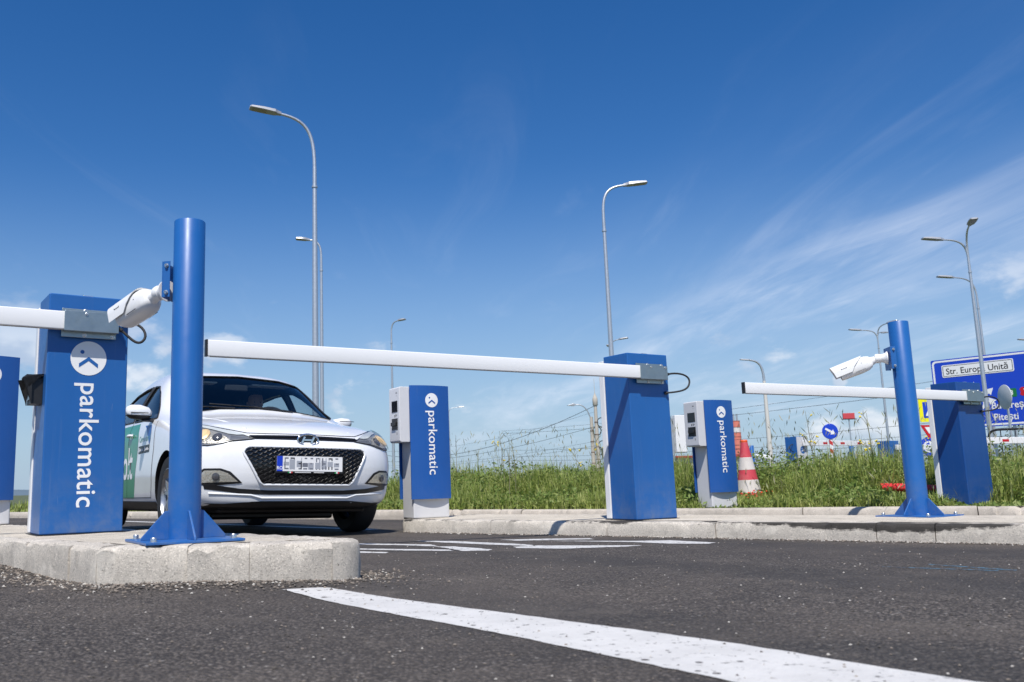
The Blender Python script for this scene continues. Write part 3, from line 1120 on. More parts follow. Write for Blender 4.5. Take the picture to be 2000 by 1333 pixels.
def barrier(loc, rz, arm_len, label, printed=False, hood=False, blue=None, seed=0):
    W, D, H = 0.385, 0.255, GATE_H
    t = empty('barrier_gate', loc, rad(rz))
    tag(t, label, 'barrier', 'barrier gates with white arms')
    bl = blue or BLUE
    # folded sheet cabinet: front wrap and a slightly wider pale rear door
    cab = MB().box((0, 0, 0.0), (W, D, H)).build('cabinet', bl, t, bevel=0.006, seg=3)
    MB().box((-0.006, D + 0.002, 0.004), (W + 0.006, D + 0.052, H - 0.03)).build('rear_door', WHITE, t, bevel=0.004)
    MB().box((-0.012, -0.012, -0.012), (W + 0.012, D + 0.06, -0.0005)).build('base_gasket', RUBBER, t)
    MB().box((W * 0.42, 0.02, H + 0.0005), (W * 0.55, 0.06, H + 0.006)).build('lid_latch', BOLT, t, bevel=0.002)
    # arm clamp of zinc plate
    zc = H - 0.142
    x0, x1 = 0.062, 0.318
    br = MB().box((x0 - 0.006, -0.026, zc - 0.077), (x1, -0.018, zc + 0.066)).box((x0 + 0.01, -0.018, zc - 0.05), (x1 - 0.01, -0.002, zc + 0.05)).build('arm_clamp', ZINC, t, bevel=0.0015)
    MB().box((x0, -0.064, zc - 0.051), (x1 + 0.004, -0.058, zc + 0.049)).box((x0 + 0.002, -0.0578, zc + 0.043), (x1 + 0.002, -0.0262, zc + 0.0485)).box((x0 + 0.002, -0.0578, zc - 0.0505), (x1 + 0.002, -0.0262, zc - 0.045)).build('clamp_cover', ZINC, br, bevel=0.002)
    for bx_ in (0.40, 0.93):
        bolt(br, (x0 + (x1 - x0) * bx_, -0.0262, zc + 0.057))
        bolt(br, (x0 + (x1 - x0) * bx_, -0.0262, zc - 0.064))
        bolt(br, (x0 + (x1 - x0) * bx_, -0.0642, zc + 0.036), r=0.007, h=0.005)
    # boom: rounded box section with a black end cap and a rubber edge strip
    hh, y0, y1 = 0.045, -0.0565, -0.0295
    prof = []
    rr = 0.005
    for cx, cz, a0 in ((y1 - rr, zc + hh - rr, 0), (y0 + rr, zc + hh - rr, 90), (y0 + rr, zc - hh + rr, 180), (y1 - rr, zc - hh + rr, 270)):
        prof += [(cx + rr * math.cos(rad(a0 + k * 30)), cz + rr * math.sin(rad(a0 + k * 30))) for k in range(4)]
    arm = MB().prism(prof, x0 + 0.15, x0 + 0.012 - arm_len, 'x').build('boom_arm', mat('boom_white', (0.84, 0.84, 0.83), 0.30, 0, 0.02, 3, coat=0.2), t, smooth=50)
    MB().box((x0 + 0.010 - arm_len - 0.007, y0 - 0.001, zc - hh - 0.001), (x0 + 0.012 - arm_len - 0.0003, y1 + 0.001, zc + hh + 0.001)).box((x0 + 0.0123 - arm_len, y0 - 0.0018, zc - hh - 0.0018), (x0 + 0.0145 - arm_len, y1 + 0.0018, zc + hh + 0.0018)).build('end_cap', BLACK, arm, bevel=0.002)
    MB().box((x0 + 0.03 - arm_len, y0 + 0.009, zc - hh - 0.003), (x0 - 0.01, y1 - 0.009, zc - hh - 0.0003)).build('edge_strip', mat('strip_grey', (0.45, 0.43, 0.40), 0.7), arm, bevel=0.003)
    # cable loop between clamp and cabinet
    pts = bez((x1 + 0.006, -0.044, zc - 0.01), (x1 + 0.10, -0.055, zc + 0.015), (x1 + 0.245, -0.075, zc + 0.0), (x1 + 0.185, -0.085, zc - 0.085), 12)
    pts += bez((x1 + 0.185, -0.085, zc - 0.085), (x1 + 0.15, -0.09, zc - 0.135), (x1 + 0.07, -0.06, zc - 0.135), (x1 + 0.022, -0.002, zc - 0.14), 10)[1:]
    if printed:
        pts = bez((x1 + 0.006, -0.044, zc - 0.02), (x1 + 0.05, -0.055, zc - 0.05), (x1 + 0.08, -0.085, zc - 0.115), (x1 + 0.115, -0.09, zc - 0.088), 12)
        pts += bez((x1 + 0.115, -0.09, zc - 0.088), (x1 + 0.16, -0.095, zc - 0.05), (x1 + 0.10, -0.06, zc + 0.04), (x1 + 0.035, -0.002, zc + 0.005), 10)[1:]
    cb = MB().tube(pts, 0.0068, 10).build('cable', RUBBER, t, smooth=60)
    a, b = pts[0], pts[1]
    MB().tube([a, a + (b - a).normalized() * 0.022], 0.011, 10).build('cable_gland', BLACK, cb, smooth=40)
    MB().tube([pts[-2], pts[-1]], 0.012, 10).build('cable_gland', BLACK, cb, smooth=40)
    if printed:
        X = frame((W * 0.5 + 0.002, -0.0004, H - 0.318), (1, 0, 0), (0, 0, 1))
        logo(t, X, 0.172, LETTER, bl)
        Xt = frame((W * 0.5 - 0.030, -0.0006, H - 0.437), (0, 0, -1), (1, 0, 0))
        text_obj('lettering', 'parkomatic', 0.132, Xt, LETTER, t, bold=0.0012, space=1.03)
    if hood:
        hb = MB()
        hz = H - 0.44
        hb.box((-0.052, 0.07, hz - 0.105), (-0.0005, 0.19, hz + 0.02))
        hb.prism([(-0.075, hz + 0.022), (-0.0005, hz + 0.030), (-0.0005, hz + 0.042), (-0.080, hz + 0.034), (-0.074, hz - 0.03), (-0.055, hz - 0.105), (-0.052, hz - 0.105), (-0.052, hz + 0.022)], 0.055, 0.062, 'y')
        hb.prism([(-0.075, hz + 0.022), (-0.0005, hz + 0.030), (-0.0005, hz + 0.042), (-0.080, hz + 0.034), (-0.074, hz - 0.03), (-0.055, hz - 0.105), (-0.052, hz - 0.105), (-0.052, hz + 0.022)], 0.198, 0.205, 'y')
        hb.box((-0.078, 0.062, hz + 0.030), (-0.0005, 0.198, hz + 0.038))
        o = hb.build('signal_hood', BLACK, t, bevel=0.003)
        MB().box((-0.058, 0.085, hz - 0.085), (-0.0525, 0.175, hz + 0.0)).build('signal_lens', SCREEN, o)
    return t


G1 = barrier((-1.862, 4.285, 0.150), 33.0, 2.75, 'blue barrier cabinet printed parkomatic, arm running out of the picture at left', printed=True, hood=True)
G2 = barrier((1.422, 6.275, 0.064), 30.0, 3.115, 'plain blue barrier cabinet on the middle island, white arm reaching left to the car')
BLUE3 = make_blue('blue_paint_deep', lin((20, 72, 138)), 0.36, 0.7)
G3 = barrier((5.045, 8.47, 0.018), 27.0, 2.90, 'plain blue barrier cabinet furthest right, in front of the street sign', blue=BLUE3)


# ------------------------------------------------------------------ camera posts
def camera_post(loc, rz, label, plate_z):
    t = empty('camera_post', loc, rad(rz))
    tag(t, label, 'post', 'blue camera posts')
    R, H = 0.0625, 1.285
    tube_prof = [(R, 0.010), (R, H - 0.004), (R - 0.003, H), (R - 0.012, H + 0.001), (0.001, H + 0.001)]
    MB().lathe(tube_prof, 48).build('post_tube', BLUE, t, smooth=40)
    bp = MB().box((-0.185, -0.185, 0.001), (0.185, 0.185, 0.011)).build('base_plate', BLUE, t, bevel=0.002)
    for k in range(4):
        X = Matrix.Rotation(rad(90 * k), 4, 'Z')
        MB().prism([(R - 0.004, 0.0112), (0.165, 0.0112), (0.162, 0.022), (R + 0.012, 0.118), (R - 0.004, 0.118)], -0.004, 0.004, 'y', 0, X).build('gusset', BLUE, t, bevel=0.0015)
        c = X @ Vector((0.150, 0.150, 0.0112))
        bolt(bp, c, (0, 0, 1), 0.011, 0.016, 'anchor_bolt')
        c = X @ Vector((0.168, 0.045, 0.0112))
    # plate that carries the camera
    Xp = Matrix.Rotation(rad(-rz), 4, 'Z')
    a = rad(180 - 8)
    u = Vector((math.cos(a), math.sin(a), 0))
    Q = frame(u * (R + 0.022) + Vector((0, 0, plate_z)), (-u.y, u.x, 0), (0, 0, 1))
    pl = MB().box((-0.06, -0.074, 0.0), (0.06, 0.074, 0.004), 0, Xp @ Q).box((-0.06, -0.074, -0.030), (-0.056, 0.074, 0.0), 0, Xp @ Q).box((0.056, -0.074, -0.030), (0.06, 0.074, 0.0), 0, Xp @ Q).build('camera_plate', BLUE, t, bevel=0.001)
    for s in (-0.055, 0.055):
        p = Xp @ (Q @ Vector((0.062, s, -0.016)))
        d = (Xp @ Q).to_3x3() @ Vector((1, 0, 0))
        bolt(pl, p, d, 0.0065, 0.010)
        bolt(pl, Xp @ (Q @ Vector((-0.062, s, -0.016))), -d, 0.0065, 0.010)
    return t


P1 = camera_post((-0.965, 3.52, 0.147), 30, 'thick blue steel camera post on the left island, close to the viewer', 1.035)
P2 = camera_post((3.165, 5.88, 0.058), 30, 'leaning-looking blue camera post at right, standing at the scuffed kerb', 1.04)


# ------------------------------------------------------------------ bullet cameras
def sec_camera(loc, rz, tilt, label, sc=1.0):
    """origin at the mounting face; the camera looks along local +x after rotation"""
    t = empty('security_camera', loc, rad(rz))
    t.scale = (sc, sc, sc)
    tag(t, label, 'camera', 'white bullet cameras')
    CW = mat('camera_white', (0.82, 0.82, 0.81), 0.32, 0, 0.02, 6, coat=0.15)
    # wall flange and ball joint
    fl = MB().lathe([(0.044, 0.0), (0.044, 0.006), (0.037, 0.012), (0.029, 0.03), (0.026, 0.05)], 24, 0, None, 'x').build('flange', CW, t, smooth=35)
    jt = MB().lathe([(0.012, 0.038), (0.029, 0.043), (0.032, 0.06), (0.029, 0.076), (0.014, 0.082)], 22, 0, None, 'x').build('ball_joint', CW, t, smooth=40)
    T = Matrix.Translation((0.06, 0, 0)) @ Matrix.Rotation(rad(tilt), 4, 'Y')
    MB().lathe([(0.022, 0.0), (0.024, 0.02), (0.030, 0.045), (0.034, 0.06)], 22, 0, T, 'x').build('bracket_arm', CW, t, smooth=40)

    def sect(w, hgt, zoff, n=20, flat=0.0):
        out = []
        for i in range(n):
            a = 2 * math.pi * i / n
            c, s_ = math.cos(a), math.sin(a)
            y = w * math.copysign(abs(c) ** 0.62, c)
            z = hgt * math.copysign(abs(s_) ** 0.62, s_) + zoff
            out.append((y, z))
        return out
    secs = [(0.040, 0.024, 0.022, 0.0), (0.050, 0.042, 0.038, 0.0), (0.075, 0.051, 0.049, -0.001), (0.12, 0.053, 0.053, -0.001), (0.245, 0.050, 0.050, 0.0), (0.258, 0.048, 0.048, 0.0)]
    vs, fs = [], []
    n = 20
    for (x, w, hg, zo) in secs:
        vs += [(x, y, z) for y, z in sect(w, hg, zo)]
    for i in range(len(secs) - 1):
        for j in range(n):
            fs.append((i * n + j, i * n + (j + 1) % n, (i + 1) * n + (j + 1) % n, (i + 1) * n + j))
    fs += [tuple(range(n))[::-1], tuple(range((len(secs) - 1) * n, len(secs) * n))]
    body = MB().add(vs, fs, 0, T).build('body', CW, t, smooth=40)
    # sun shield over the front, its rear edge cut on a slant
    vs, fs = [], []
    k = 15
    for layer, off in ((0, 0.0045), (1, 0.0075)):
        for e in (0, 1):
            for j in range(k):
                a = math.pi * (-0.06 + 1.12 * j / (k - 1))
                c, s_ = math.cos(a), math.sin(a)
                y = (0.0525 + off) * math.copysign(abs(c) ** 0.62, c)
                z = (0.0525 + off) * math.copysign(abs(s_) ** 0.62, s_)
                xr = 0.085 + 0.095 * (1 - max(0, min(1, (z + 0.010) / 0.068)))
                vs.append(((0.300 - 0.012 * (1 - max(0, z) / 0.065)) if e else xr, y, z))
    for j in range(k - 1):
        a, b, c, d = j, j + 1, k + j + 1, k + j
        fs.append((a, b, c, d))
        fs.append((2 * k + a, 2 * k + d, 2 * k + c, 2 * k + b))
        fs.append((a, 2 * k + a, 2 * k + b, b))
        fs.append((d, c, 2 * k + c, 2 * k + d))
    fs.append((0, k, 3 * k, 2 * k))
    fs.append((k - 1, 3 * k - 1, 4 * k - 1, 2 * k - 1))
    sh = MB().add(vs, fs, 0, T).build('sun_shield', CW, t, smooth=45)
    MB().lathe([(0.041, 0.2582), (0.041, 0.2610), (0.012, 0.2615)], 24, 0, T, 'x').build('lens_window', SCREEN, body, smooth=30)
    MB().box((0.10, -0.0545, -0.036), (0.165, -0.052, -0.034), 0, T).build('seam', BLACK, body)
    MB().box((0.10, 0.052, -0.036), (0.165, 0.0545, -0.034), 0, T).build('seam', BLACK, body)
    for sgn in (-1, 1):
        MB().lathe([(0.0024, 0.0), (0.0024, 0.0012), (0.001, 0.0013)], 10, 0, T @ Matrix.Translation((0.108, sgn * 0.0528, 0.010)) @ Matrix.Rotation(rad(90 * sgn), 4, 'X'), 'z').build('screw', BLACK, body)
    # small maker's mark on the shield: a tick and a short word
    for sgn in (-1, 1):
        wm = MB()
        for q in range(7):
            xx = 0.203 + q * 0.0055
            wm.box((xx, sgn * 0.0605 - 0.0003, 0.0165), (xx + 0.0038, sgn * 0.0605 + 0.0003, 0.0195 + (0.003 if q in (0, 6) else 0.0)), 0, T)
        tag(wm.build('maker_mark', mat('mark_grey', (0.08, 0.08, 0.08), 0.5), sh), None, kind='stuff')
    return t


ua = rad(172)
sec_camera((-0.965 + math.cos(ua) * 0.089, 3.52 + math.sin(ua) * 0.089, 0.147 + 1.000), 141, 15, 'white bullet camera hanging from the near left blue post')
sec_camera((3.165 + math.cos(ua) * 0.089, 5.88 + math.sin(ua) * 0.089, 0.058 + 1.045), 158, 20, 'white bullet camera on the blue post at the scuffed kerb')


# ------------------------------------------------------------------ ticket kiosks
def kiosk(loc, rz, label):
    t = empty('ticket_kiosk', loc, rad(rz))
    tag(t, label, 'kiosk', 'blue and grey ticket kiosks')
    H = 1.125
    # slim grey pillar
    MB().box((0.0, 0.0, 0.0), (0.34, 0.215, H - 0.035)).build('pillar', GREY, t, bevel=0.010, seg=3)
    MB().box((0.004, 0.004, -0.010), (0.336, 0.211, -0.0005)).build('base_gasket', RUBBER, t)
    # bowed blue panels front and rear

    def bow(x0, x1, y, depth, sgn, z0, z1, n=14):
        vs, fs = [], []
        for z in (z0, z1):
            for i in range(n + 1):
                f = i / n
                vs.append((x0 + (x1 - x0) * f, y + sgn * (0.012 + depth * (1 - (2 * f - 1) ** 2)), z))
            for i in range(n + 1):
                f = 1 - i / n
                vs.append((x0 + (x1 - x0) * f, y + sgn * (0.002 + max(0, depth * (1 - (2 * f - 1) ** 2) - 0.004)), z))
        k = 2 * (n + 1)
        fs = [tuple(range(k)), tuple(range(k, 2 * k))[::-1]] + [(i, (i + 1) % k, (i + 1) % k + k, i + k) for i in range(k)]
        return MB().add(vs, fs)
    pf = bow(-0.022, 0.352, 0.0, 0.030, -1, 0.160, H).build('front_panel', BLUE2, t, smooth=35)
    bow(-0.022, 0.352, 0.215, 0.030, 1, 0.160, H).build('rear_panel', BLUE2, t, smooth=35)
    MB().box((0.02, -0.004, 0.162), (0.32, 0.219, H - 0.004)).build('core', GREY, t)
    # head with screen and ticket slot, on the lane side
    hx0, hx1, hy0, hy1, hz0, hz1 = -0.118, -0.0225, -0.004, 0.205, 0.640, H - 0.012
    hd = MB().prism([(hx0, hz0 + 0.012), (hx0 + 0.012, hz0), (hx1, hz0), (hx1, hz1), (hx0 + 0.010, hz1), (hx0, hz1 - 0.008)], hy0, hy1, 'y').build('reader_head', GREY, t, bevel=0.005)
    MB().box((hx1 - 0.002, 0.01, hz0 + 0.02), (0.01, 0.2, hz1 - 0.02)).build('head_neck', GREY, t)

    def inset(name, y0, y1, z0, z1, m, d=0.0012):
        return MB().box((hx0 - d, y0, z0), (hx0 - 0.0002, y1, z1)).build(name, m, hd)
    inset('screen_frame', 0.035, 0.148, hz1 - 0.215, hz1 - 0.118, BLACK, 0.003)
    inset('screen', 0.041, 0.142, hz1 - 0.209, hz1 - 0.124, SCREEN, 0.0036)
    sl = inset('ticket_slot', 0.035, 0.150, hz1 - 0.365, hz1 - 0.268, BLACK, 0.003)
    MB().box((hx0 - 0.022, 0.050, hz1 - 0.332), (hx0 - 0.0032, 0.135, hz1 - 0.300)).build('slot_lip', BLACK, sl, bevel=0.003)
    for (y, z, w) in ((0.055, 0.045, 0.010), (0.040, 0.047, 0.008), (0.052, 0.073, 0.005)):
        inset('speaker_hole', y, y + w, hz1 - z - w, hz1 - z, BLACK)
    for (y, z, w, hgt) in ((0.062, 0.232, 0.010, 0.022), (0.045, 0.236, 0.008, 0.008), (0.085, 0.236, 0.012, 0.020), (0.050, 0.385, 0.006, 0.024)):
        inset('pictogram', y, y + w, hz1 - z - hgt, hz1 - z, BLACK)
    # badge and lettering follow the bowed front
    def ybow(x):
        f = (x + 0.022) / 0.374
        return -(0.012 + 0.030 * (1 - (2 * f - 1) ** 2))

    def drape(o, eps):
        for v in o.data.vertices:
            v.co.y = ybow(v.co.x) - eps - (-v.co.y) * 0.3
    xc = 0.172
    dsk = logo(t, frame((xc, 0, H - 0.128), (1, 0, 0), (0, 0, 1)), 0.122, LETTER, BLUE2)
    drape(dsk, 0.0012)
    for c in dsk.children:
        drape(c, 0.0024)
    tx = text_obj('lettering', 'parkomatic', 0.119, frame((xc - 0.035, 0, H - 0.214), (0, 0, -1), (1, 0, 0)), LETTER, t, bold=0.001, space=1.02)
    drape(tx, 0.0022)
    return t


K1 = kiosk((-0.150, 7.585, 0.0625), 27, 'blue and grey parkomatic ticket kiosk beside the white car')
K2 = kiosk((2.915, 9.37, 0.029), 24, 'blue and grey parkomatic ticket kiosk next to the traffic cone')
K0 = kiosk((-3.085, 5.82, 0.149), 40, 'shaded parkomatic ticket kiosk cut off by the left picture edge')

# ------------------------------------------------------------------ white hatchback
# local axes: x forward from the front axle, y to the car's left, z up from the tyre contact
CARW = mat('car_white', (0.80, 0.81, 0.82), 0.22, 0, 0.015, 3, coat=0.7, dirt=(0.60, 0.58, 0.55), dirt_amt=0.22)
CARB = mat('car_black', (0.013, 0.013, 0.014), 0.38, 0, 0.1, 12)
GLOSSB = mat('gloss_black', (0.010, 0.010, 0.011), 0.12, 0, 0.1, 8)
CHROME = mat('chrome', (0.75, 0.76, 0.77), 0.12, 1.0, 0.05, 10)
DARKIN = mat('cabin_trim', (0.030, 0.032, 0.036), 0.8, 0, 0.15, 10)
SEATM = mat('seat_cloth', (0.050, 0.052, 0.058), 0.9, 0, 0.2, 30, 0.2, 200)
GREEN = mat('green_vinyl', lin((30, 132, 96)), 0.35, 0, 0.03, 4, coat=0.4)

ST = [  # x, then control points of the half section from the bottom centre to the top centre
    (0.45, [(0, .20), (.62, .20), (.80, .27), (.838, .42), (.845, .58), (.812, .735), (.71, .815), (.40, .853), (0, .862)]),
    (0.20, [(0, .19), (.62, .19), (.82, .25), (.860, .42), (.867, .60), (.832, .790), (.73, .865), (.40, .905), (0, .915)]),
    (-0.10, [(0, .18), (.62, .18), (.82, .24), (.864, .42), (.867, .62), (.838, .850), (.735, .912), (.40, .955), (0, .968)]),
    (-0.30, [(0, .18), (.62, .18), (.82, .23), (.864, .42), (.867, .64), (.841, .885), (.742, .955), (.45, 1.012), (0, 1.030)]),
    (-0.55, [(0, .18), (.62, .18), (.82, .23), (.862, .42), (.866, .65), (.842, .905), (.715, 1.055), (.50, 1.150), (0, 1.178)]),
    (-0.80, [(0, .18), (.62, .18), (.82, .23), (.860, .42), (.866, .65), (.842, .920), (.677, 1.206), (.46, 1.301), (0, 1.328)]),
    (-1.05, [(0, .18), (.62, .18), (.82, .23), (.860, .42), (.866, .66), (.842, .930), (.640, 1.328), (.42, 1.423), (0, 1.446)]),
    (-1.30, [(0, .18), (.62, .18), (.82, .23), (.860, .42), (.866, .66), (.842, .935), (.615, 1.380), (.40, 1.466), (0, 1.483)]),
    (-1.70, [(0, .18), (.62, .18), (.82, .23), (.860, .42), (.866, .67), (.842, .945), (.606, 1.400), (.40, 1.486), (0, 1.502)]),
    (-2.20, [(0, .18), (.62, .18), (.82, .23), (.862, .42), (.866, .68), (.840, .955), (.596, 1.383), (.38, 1.471), (0, 1.486)]),
    (-2.70, [(0, .20), (.62, .20), (.81, .26), (.855, .42), (.860, .68), (.832, .970), (.570, 1.323), (.36, 1.418), (0, 1.433)]),
    (-3.00, [(0, .24), (.60, .24), (.78, .29), (.825, .44), (.835, .68), (.810, .975), (.545, 1.253), (.34, 1.348), (0, 1.363)]),
    (-3.14, [(0, .28), (.56, .28), (.72, .33), (.765, .46), (.780, .68), (.745, .930), (.525, 1.100), (.33, 1.150), (0, 1.160)]),
    (-3.21, [(0, .34), (.50, .34), (.62, .38), (.660, .48), (.670, .66), (.640, .800), (.500, .880), (.30, .920), (0, .930)]),
]


def catmull(pts, sub):
    P = [Vector(p) for p in pts]
    out = []
    for i in range(len(P) - 1):
        a = P[i - 1] if i > 0 else P[i] * 2 - P[i + 1]
        b, c = P[i], P[i + 1]
        d = P[i + 2] if i + 2 < len(P) else P[i + 1] * 2 - P[i]
        for k in range(sub):
            t = k / sub
            out.append(0.5 * ((2 * b) + (c - a) * t + (2 * a - 5 * b + 4 * c - d) * t * t + (3 * b - a - 3 * c + d) * t ** 3))
    out.append(P[-1])
    return out


SX = [s[0] for s in ST]


def section(x):
    """control polygon at any x (monotone cubic-ish interpolation through the stations)"""
    xs_ = SX
    if x >= xs_[0]:
        return ST[0][1]
    if x <= xs_[-1]:
        return ST[-1][1]
    for i in range(len(xs_) - 1):
        if xs_[i] >= x >= xs_[i + 1]:
            break
    t = (xs_[i] - x) / (xs_[i] - xs_[i + 1])
    out = []
    for k in range(9):
        q = []
        for c in (0, 1):
            b, d = ST[i][1][k][c], ST[i + 1][1][k][c]
            h = xs_[i] - xs_[i + 1]
            m0 = (ST[i + 1][1][k][c] - ST[i - 1][1][k][c]) / (xs_[i - 1] - xs_[i + 1]) * h if i > 0 else (d - b)
            m1 = (ST[i + 2][1][k][c] - ST[i][1][k][c]) / (xs_[i] - xs_[i + 2]) * h if i + 2 < len(xs_) else (d - b)
            q.append((2 * t ** 3 - 3 * t * t + 1) * b + (t ** 3 - 2 * t * t + t) * m0 + (-2 * t ** 3 + 3 * t * t) * d + (t ** 3 - t * t) * m1)
        out.append(tuple(q))
    return out


def outline(ctrl, sub=5):
    h = catmull(ctrl, sub)
    h = [Vector((max(0, p.x), p.y)) for p in h]
    h[0].x = 0
    h[-1].x = 0
    full = h + [Vector((-p.x, p.y)) for p in h[-2:0:-1]]
    return full


NOSEZ = [(.18, .55), (.20, .66), (.215, .735), (.25, .775), (.30, .785), (.345, .79), (.38, .812), (.45, .825), (.52, .828), (.60, .822), (.66, .808), (.70, .792), (.735, .765), (.77, .712), (.81, .62), (.84, .535), (.862, .45)]


def nose_x(z):
    if z <= NOSEZ[0][0]:
        return NOSEZ[0][1]
    for (a, xa), (b, xb) in zip(NOSEZ, NOSEZ[1:]):
        if z <= b:
            t = (z - a) / (b - a)
            return xa + (xb - xa) * (t if b > .25 else t)
    return NOSEZ[-1][1]


def car_shell():
    S0 = outline(ST[0][1])
    k = len(S0)
    top_of = [(p.x, p.y) for p in outline(ST[0][1]) if p.x >= 0 and p.y > 0.55]

    def ytop(y):
        y = abs(y)
        best = 0.862
        for (a, za), (b, zb) in zip(top_of, top_of[1:]):
            if min(a, b) <= y <= max(a, b) and a != b:
                best = za + (zb - za) * (y - a) / (b - a)
        return best

    def wid(z):
        best = 0.62
        half = [(p.x, p.y) for p in S0 if p.x >= 0]
        for (a, za), (b, zb) in zip(half, half[1:]):
            if za <= z <= zb:
                best = a + (b - a) * (z - za) / max(1e-6, zb - za)
        return max(best, 0.05)
    vs, rings = [], []
    c = Vector((0, 0.50))
    ss_ = [0.0] + [((i + 1) / 26) ** 0.72 for i in range(26)]
    fs = []
    # front rings: a height field x(y, z) over the section
    for s in ss_[1:]:
        ids = []
        for p in S0:
            q = c + (p - c) * s
            zz = q.y + (0.862 - ytop(q.x)) * max(0, min(1, (q.y - 0.50) / 0.3))
            w = wid(q.y)
            f = max(0.0, 1 - (abs(q.x) / (w + 0.0005)) ** 2.7)
            xx = 0.45 + (nose_x(zz) - 0.45) * f ** 0.56
            if q.y < 0.24:
                xx -= 0.0
            ids.append(len(vs))
            vs.append((xx if s < 0.9999 else 0.45, q.x, q.y))
        rings.append(ids)
    ctr = len(vs)
    vs.append((nose_x(0.50), 0, 0.50))
    for j in range(k):
        fs.append((ctr, rings[0][j], rings[0][(j + 1) % k]))
    xs_ = [0.45 - 0.055 * i for i in range(1, int(3.60 / 0.055))] + [-3.14, -3.18, -3.21]
    xs_ = [x for x in xs_ if x > -3.12] + [-3.14, -3.18, -3.21]
    for x in xs_:
        ids = []
        for p in outline(section(x)):
            ids.append(len(vs))
            vs.append((x, p.x, p.y))
        rings.append(ids)
    for a, b in zip(rings, rings[1:]):
        for j in range(k):
            fs.append((a[j], b[j], b[(j + 1) % k], a[(j + 1) % k]))
    ctr2 = len(vs)
    vs.append((-3.225, 0, 0.62))
    for j in range(k):
        fs.append((ctr2, rings[-1][(j + 1) % k], rings[-1][j]))
    bm = bmesh.new()
    bv = [bm.verts.new(v) for v in vs]
    for f in fs:
        try:
            bm.faces.new([bv[i] for i in f])
        except ValueError:
            pass
    bmesh.ops.recalc_face_normals(bm, faces=bm.faces)
    # soften the nose a little
    fr = [v for v in bm.verts if v.co.x > 0.30]
    for _ in range(2):
        bmesh.ops.smooth_vert(bm, verts=fr, factor=0.35, use_axis_x=True, use_axis_y=False, use_axis_z=False)
    return bm


bm = car_shell()
shell_me = bpy.data.meshes.new('car_body')
bm.to_mesh(shell_me)
CARBVH = BVHTree.FromBMesh(bm)
bm.free()


def cast(p, d):
    h = CARBVH.ray_cast(Vector(p), Vector(d))
    return h[0], h[1]


def skin(poly, axis, off, step=0.03, side=1, solid=0.0):
    """panel drawn in front view (axis 'x': y,z) or side view (axis 'y': x,z), laid on the bodywork"""
    out = []
    k = len(poly)
    for i in range(k):
        a, b = Vector(poly[i]), Vector(poly[(i + 1) % k])
        n = max(1, int((b - a).length / step))
        out += [a.lerp(b, j / n) for j in range(n)]
    x0, x1 = min(p.x for p in out), max(p.x for p in out)
    y0, y1 = min(p.y for p in out), max(p.y for p in out)
    ins = []
    x = x0 + step * .5
    while x < x1:
        y = y0 + step * .5
        while y < y1:
            ins.append(Vector((x, y)))
            y += step
        x += step
    kk = len(out)
    res = delaunay_2d_cdt(out + ins, [(i, (i + 1) % kk) for i in range(kk)], [list(range(kk))], 1, 1e-5)
    v = []
    for p in res[0]:
        if axis == 'x':
            h, nn = cast((2.5, p.x, p.y), (-1, 0, 0))
        else:
            h, nn = cast((p.x, 2.5 * side, p.y), (0, -side, 0))
        if h is None:
            h, nn = Vector((0.5, p.x, p.y)) if axis == 'x' else Vector((p.x, 0.8 * side, p.y)), Vector((1, 0, 0))
        v.append(h + nn * off)
    f = [tuple(q) for q in res[2]]
    mbx = MB().add(v, f)
    mbx.edge = list(range(kk))
    return mbx


def skin_line(pts, axis, off, side=1, step=0.02):
    out = []
    P = [Vector(p) for p in pts]
    for a, b in zip(P, P[1:]):
        n = max(1, int((b - a).length / step))
        out += [a.lerp(b, j / n) for j in range(n)]
    out.append(P[-1])
    r = []
    for p in out:
        h, nn = cast((2.5, p.x, p.y), (-1, 0, 0)) if axis == 'x' else cast((p.x, 2.5 * side, p.y), (0, -side, 0))
        if h is not None:
            r.append(h + nn * off)
    return r


def mir(poly):
    return [(-y, z) for y, z in poly][::-1]


car = empty('hatchback_car', (-1.335, 7.415, -0.025), rad(-60))
car.rotation_mode = 'XYZ'
car.rotation_euler = (rad(1.7), 0, 0)
car.matrix_world = Matrix.Translation((-1.335, 7.415, -0.022)) @ Matrix.Rotation(rad(-60), 4, 'Z') @ Matrix.Rotation(rad(-1.5), 4, 'X') @ Matrix.Rotation(rad(-0.35), 4, 'Y')
tag(car, 'white hatchback with green door lettering waiting at the closed barrier', 'car')

# --- body: shell minus cabin, windows and wheel wells
body = bpy.data.objects.new('body', shell_me)
COL.objects.link(body)
body.parent = car
for m in (CARW, CARB, DARKIN):
    shell_me.materials.append(m)
shell_me.shade_smooth()
cut = []


def cutter(mb_, mi):
    me = bpy.data.meshes.new('cut')
    me.from_pydata(mb_.v, [], mb_.f)
    for m in (CARW, CARB, DARKIN):
        me.materials.append(m)
    for p in me.polygons:
        p.material_index = mi
    b = bmesh.new()
    b.from_mesh(me)
    bmesh.ops.recalc_face_normals(b, faces=b.faces)
    b.to_mesh(me)
    b.free()
    o = bpy.data.objects.new('cut', me)
    COL.objects.link(o)
    o.matrix_world = car.matrix_world
    cut.append(o)
    return o


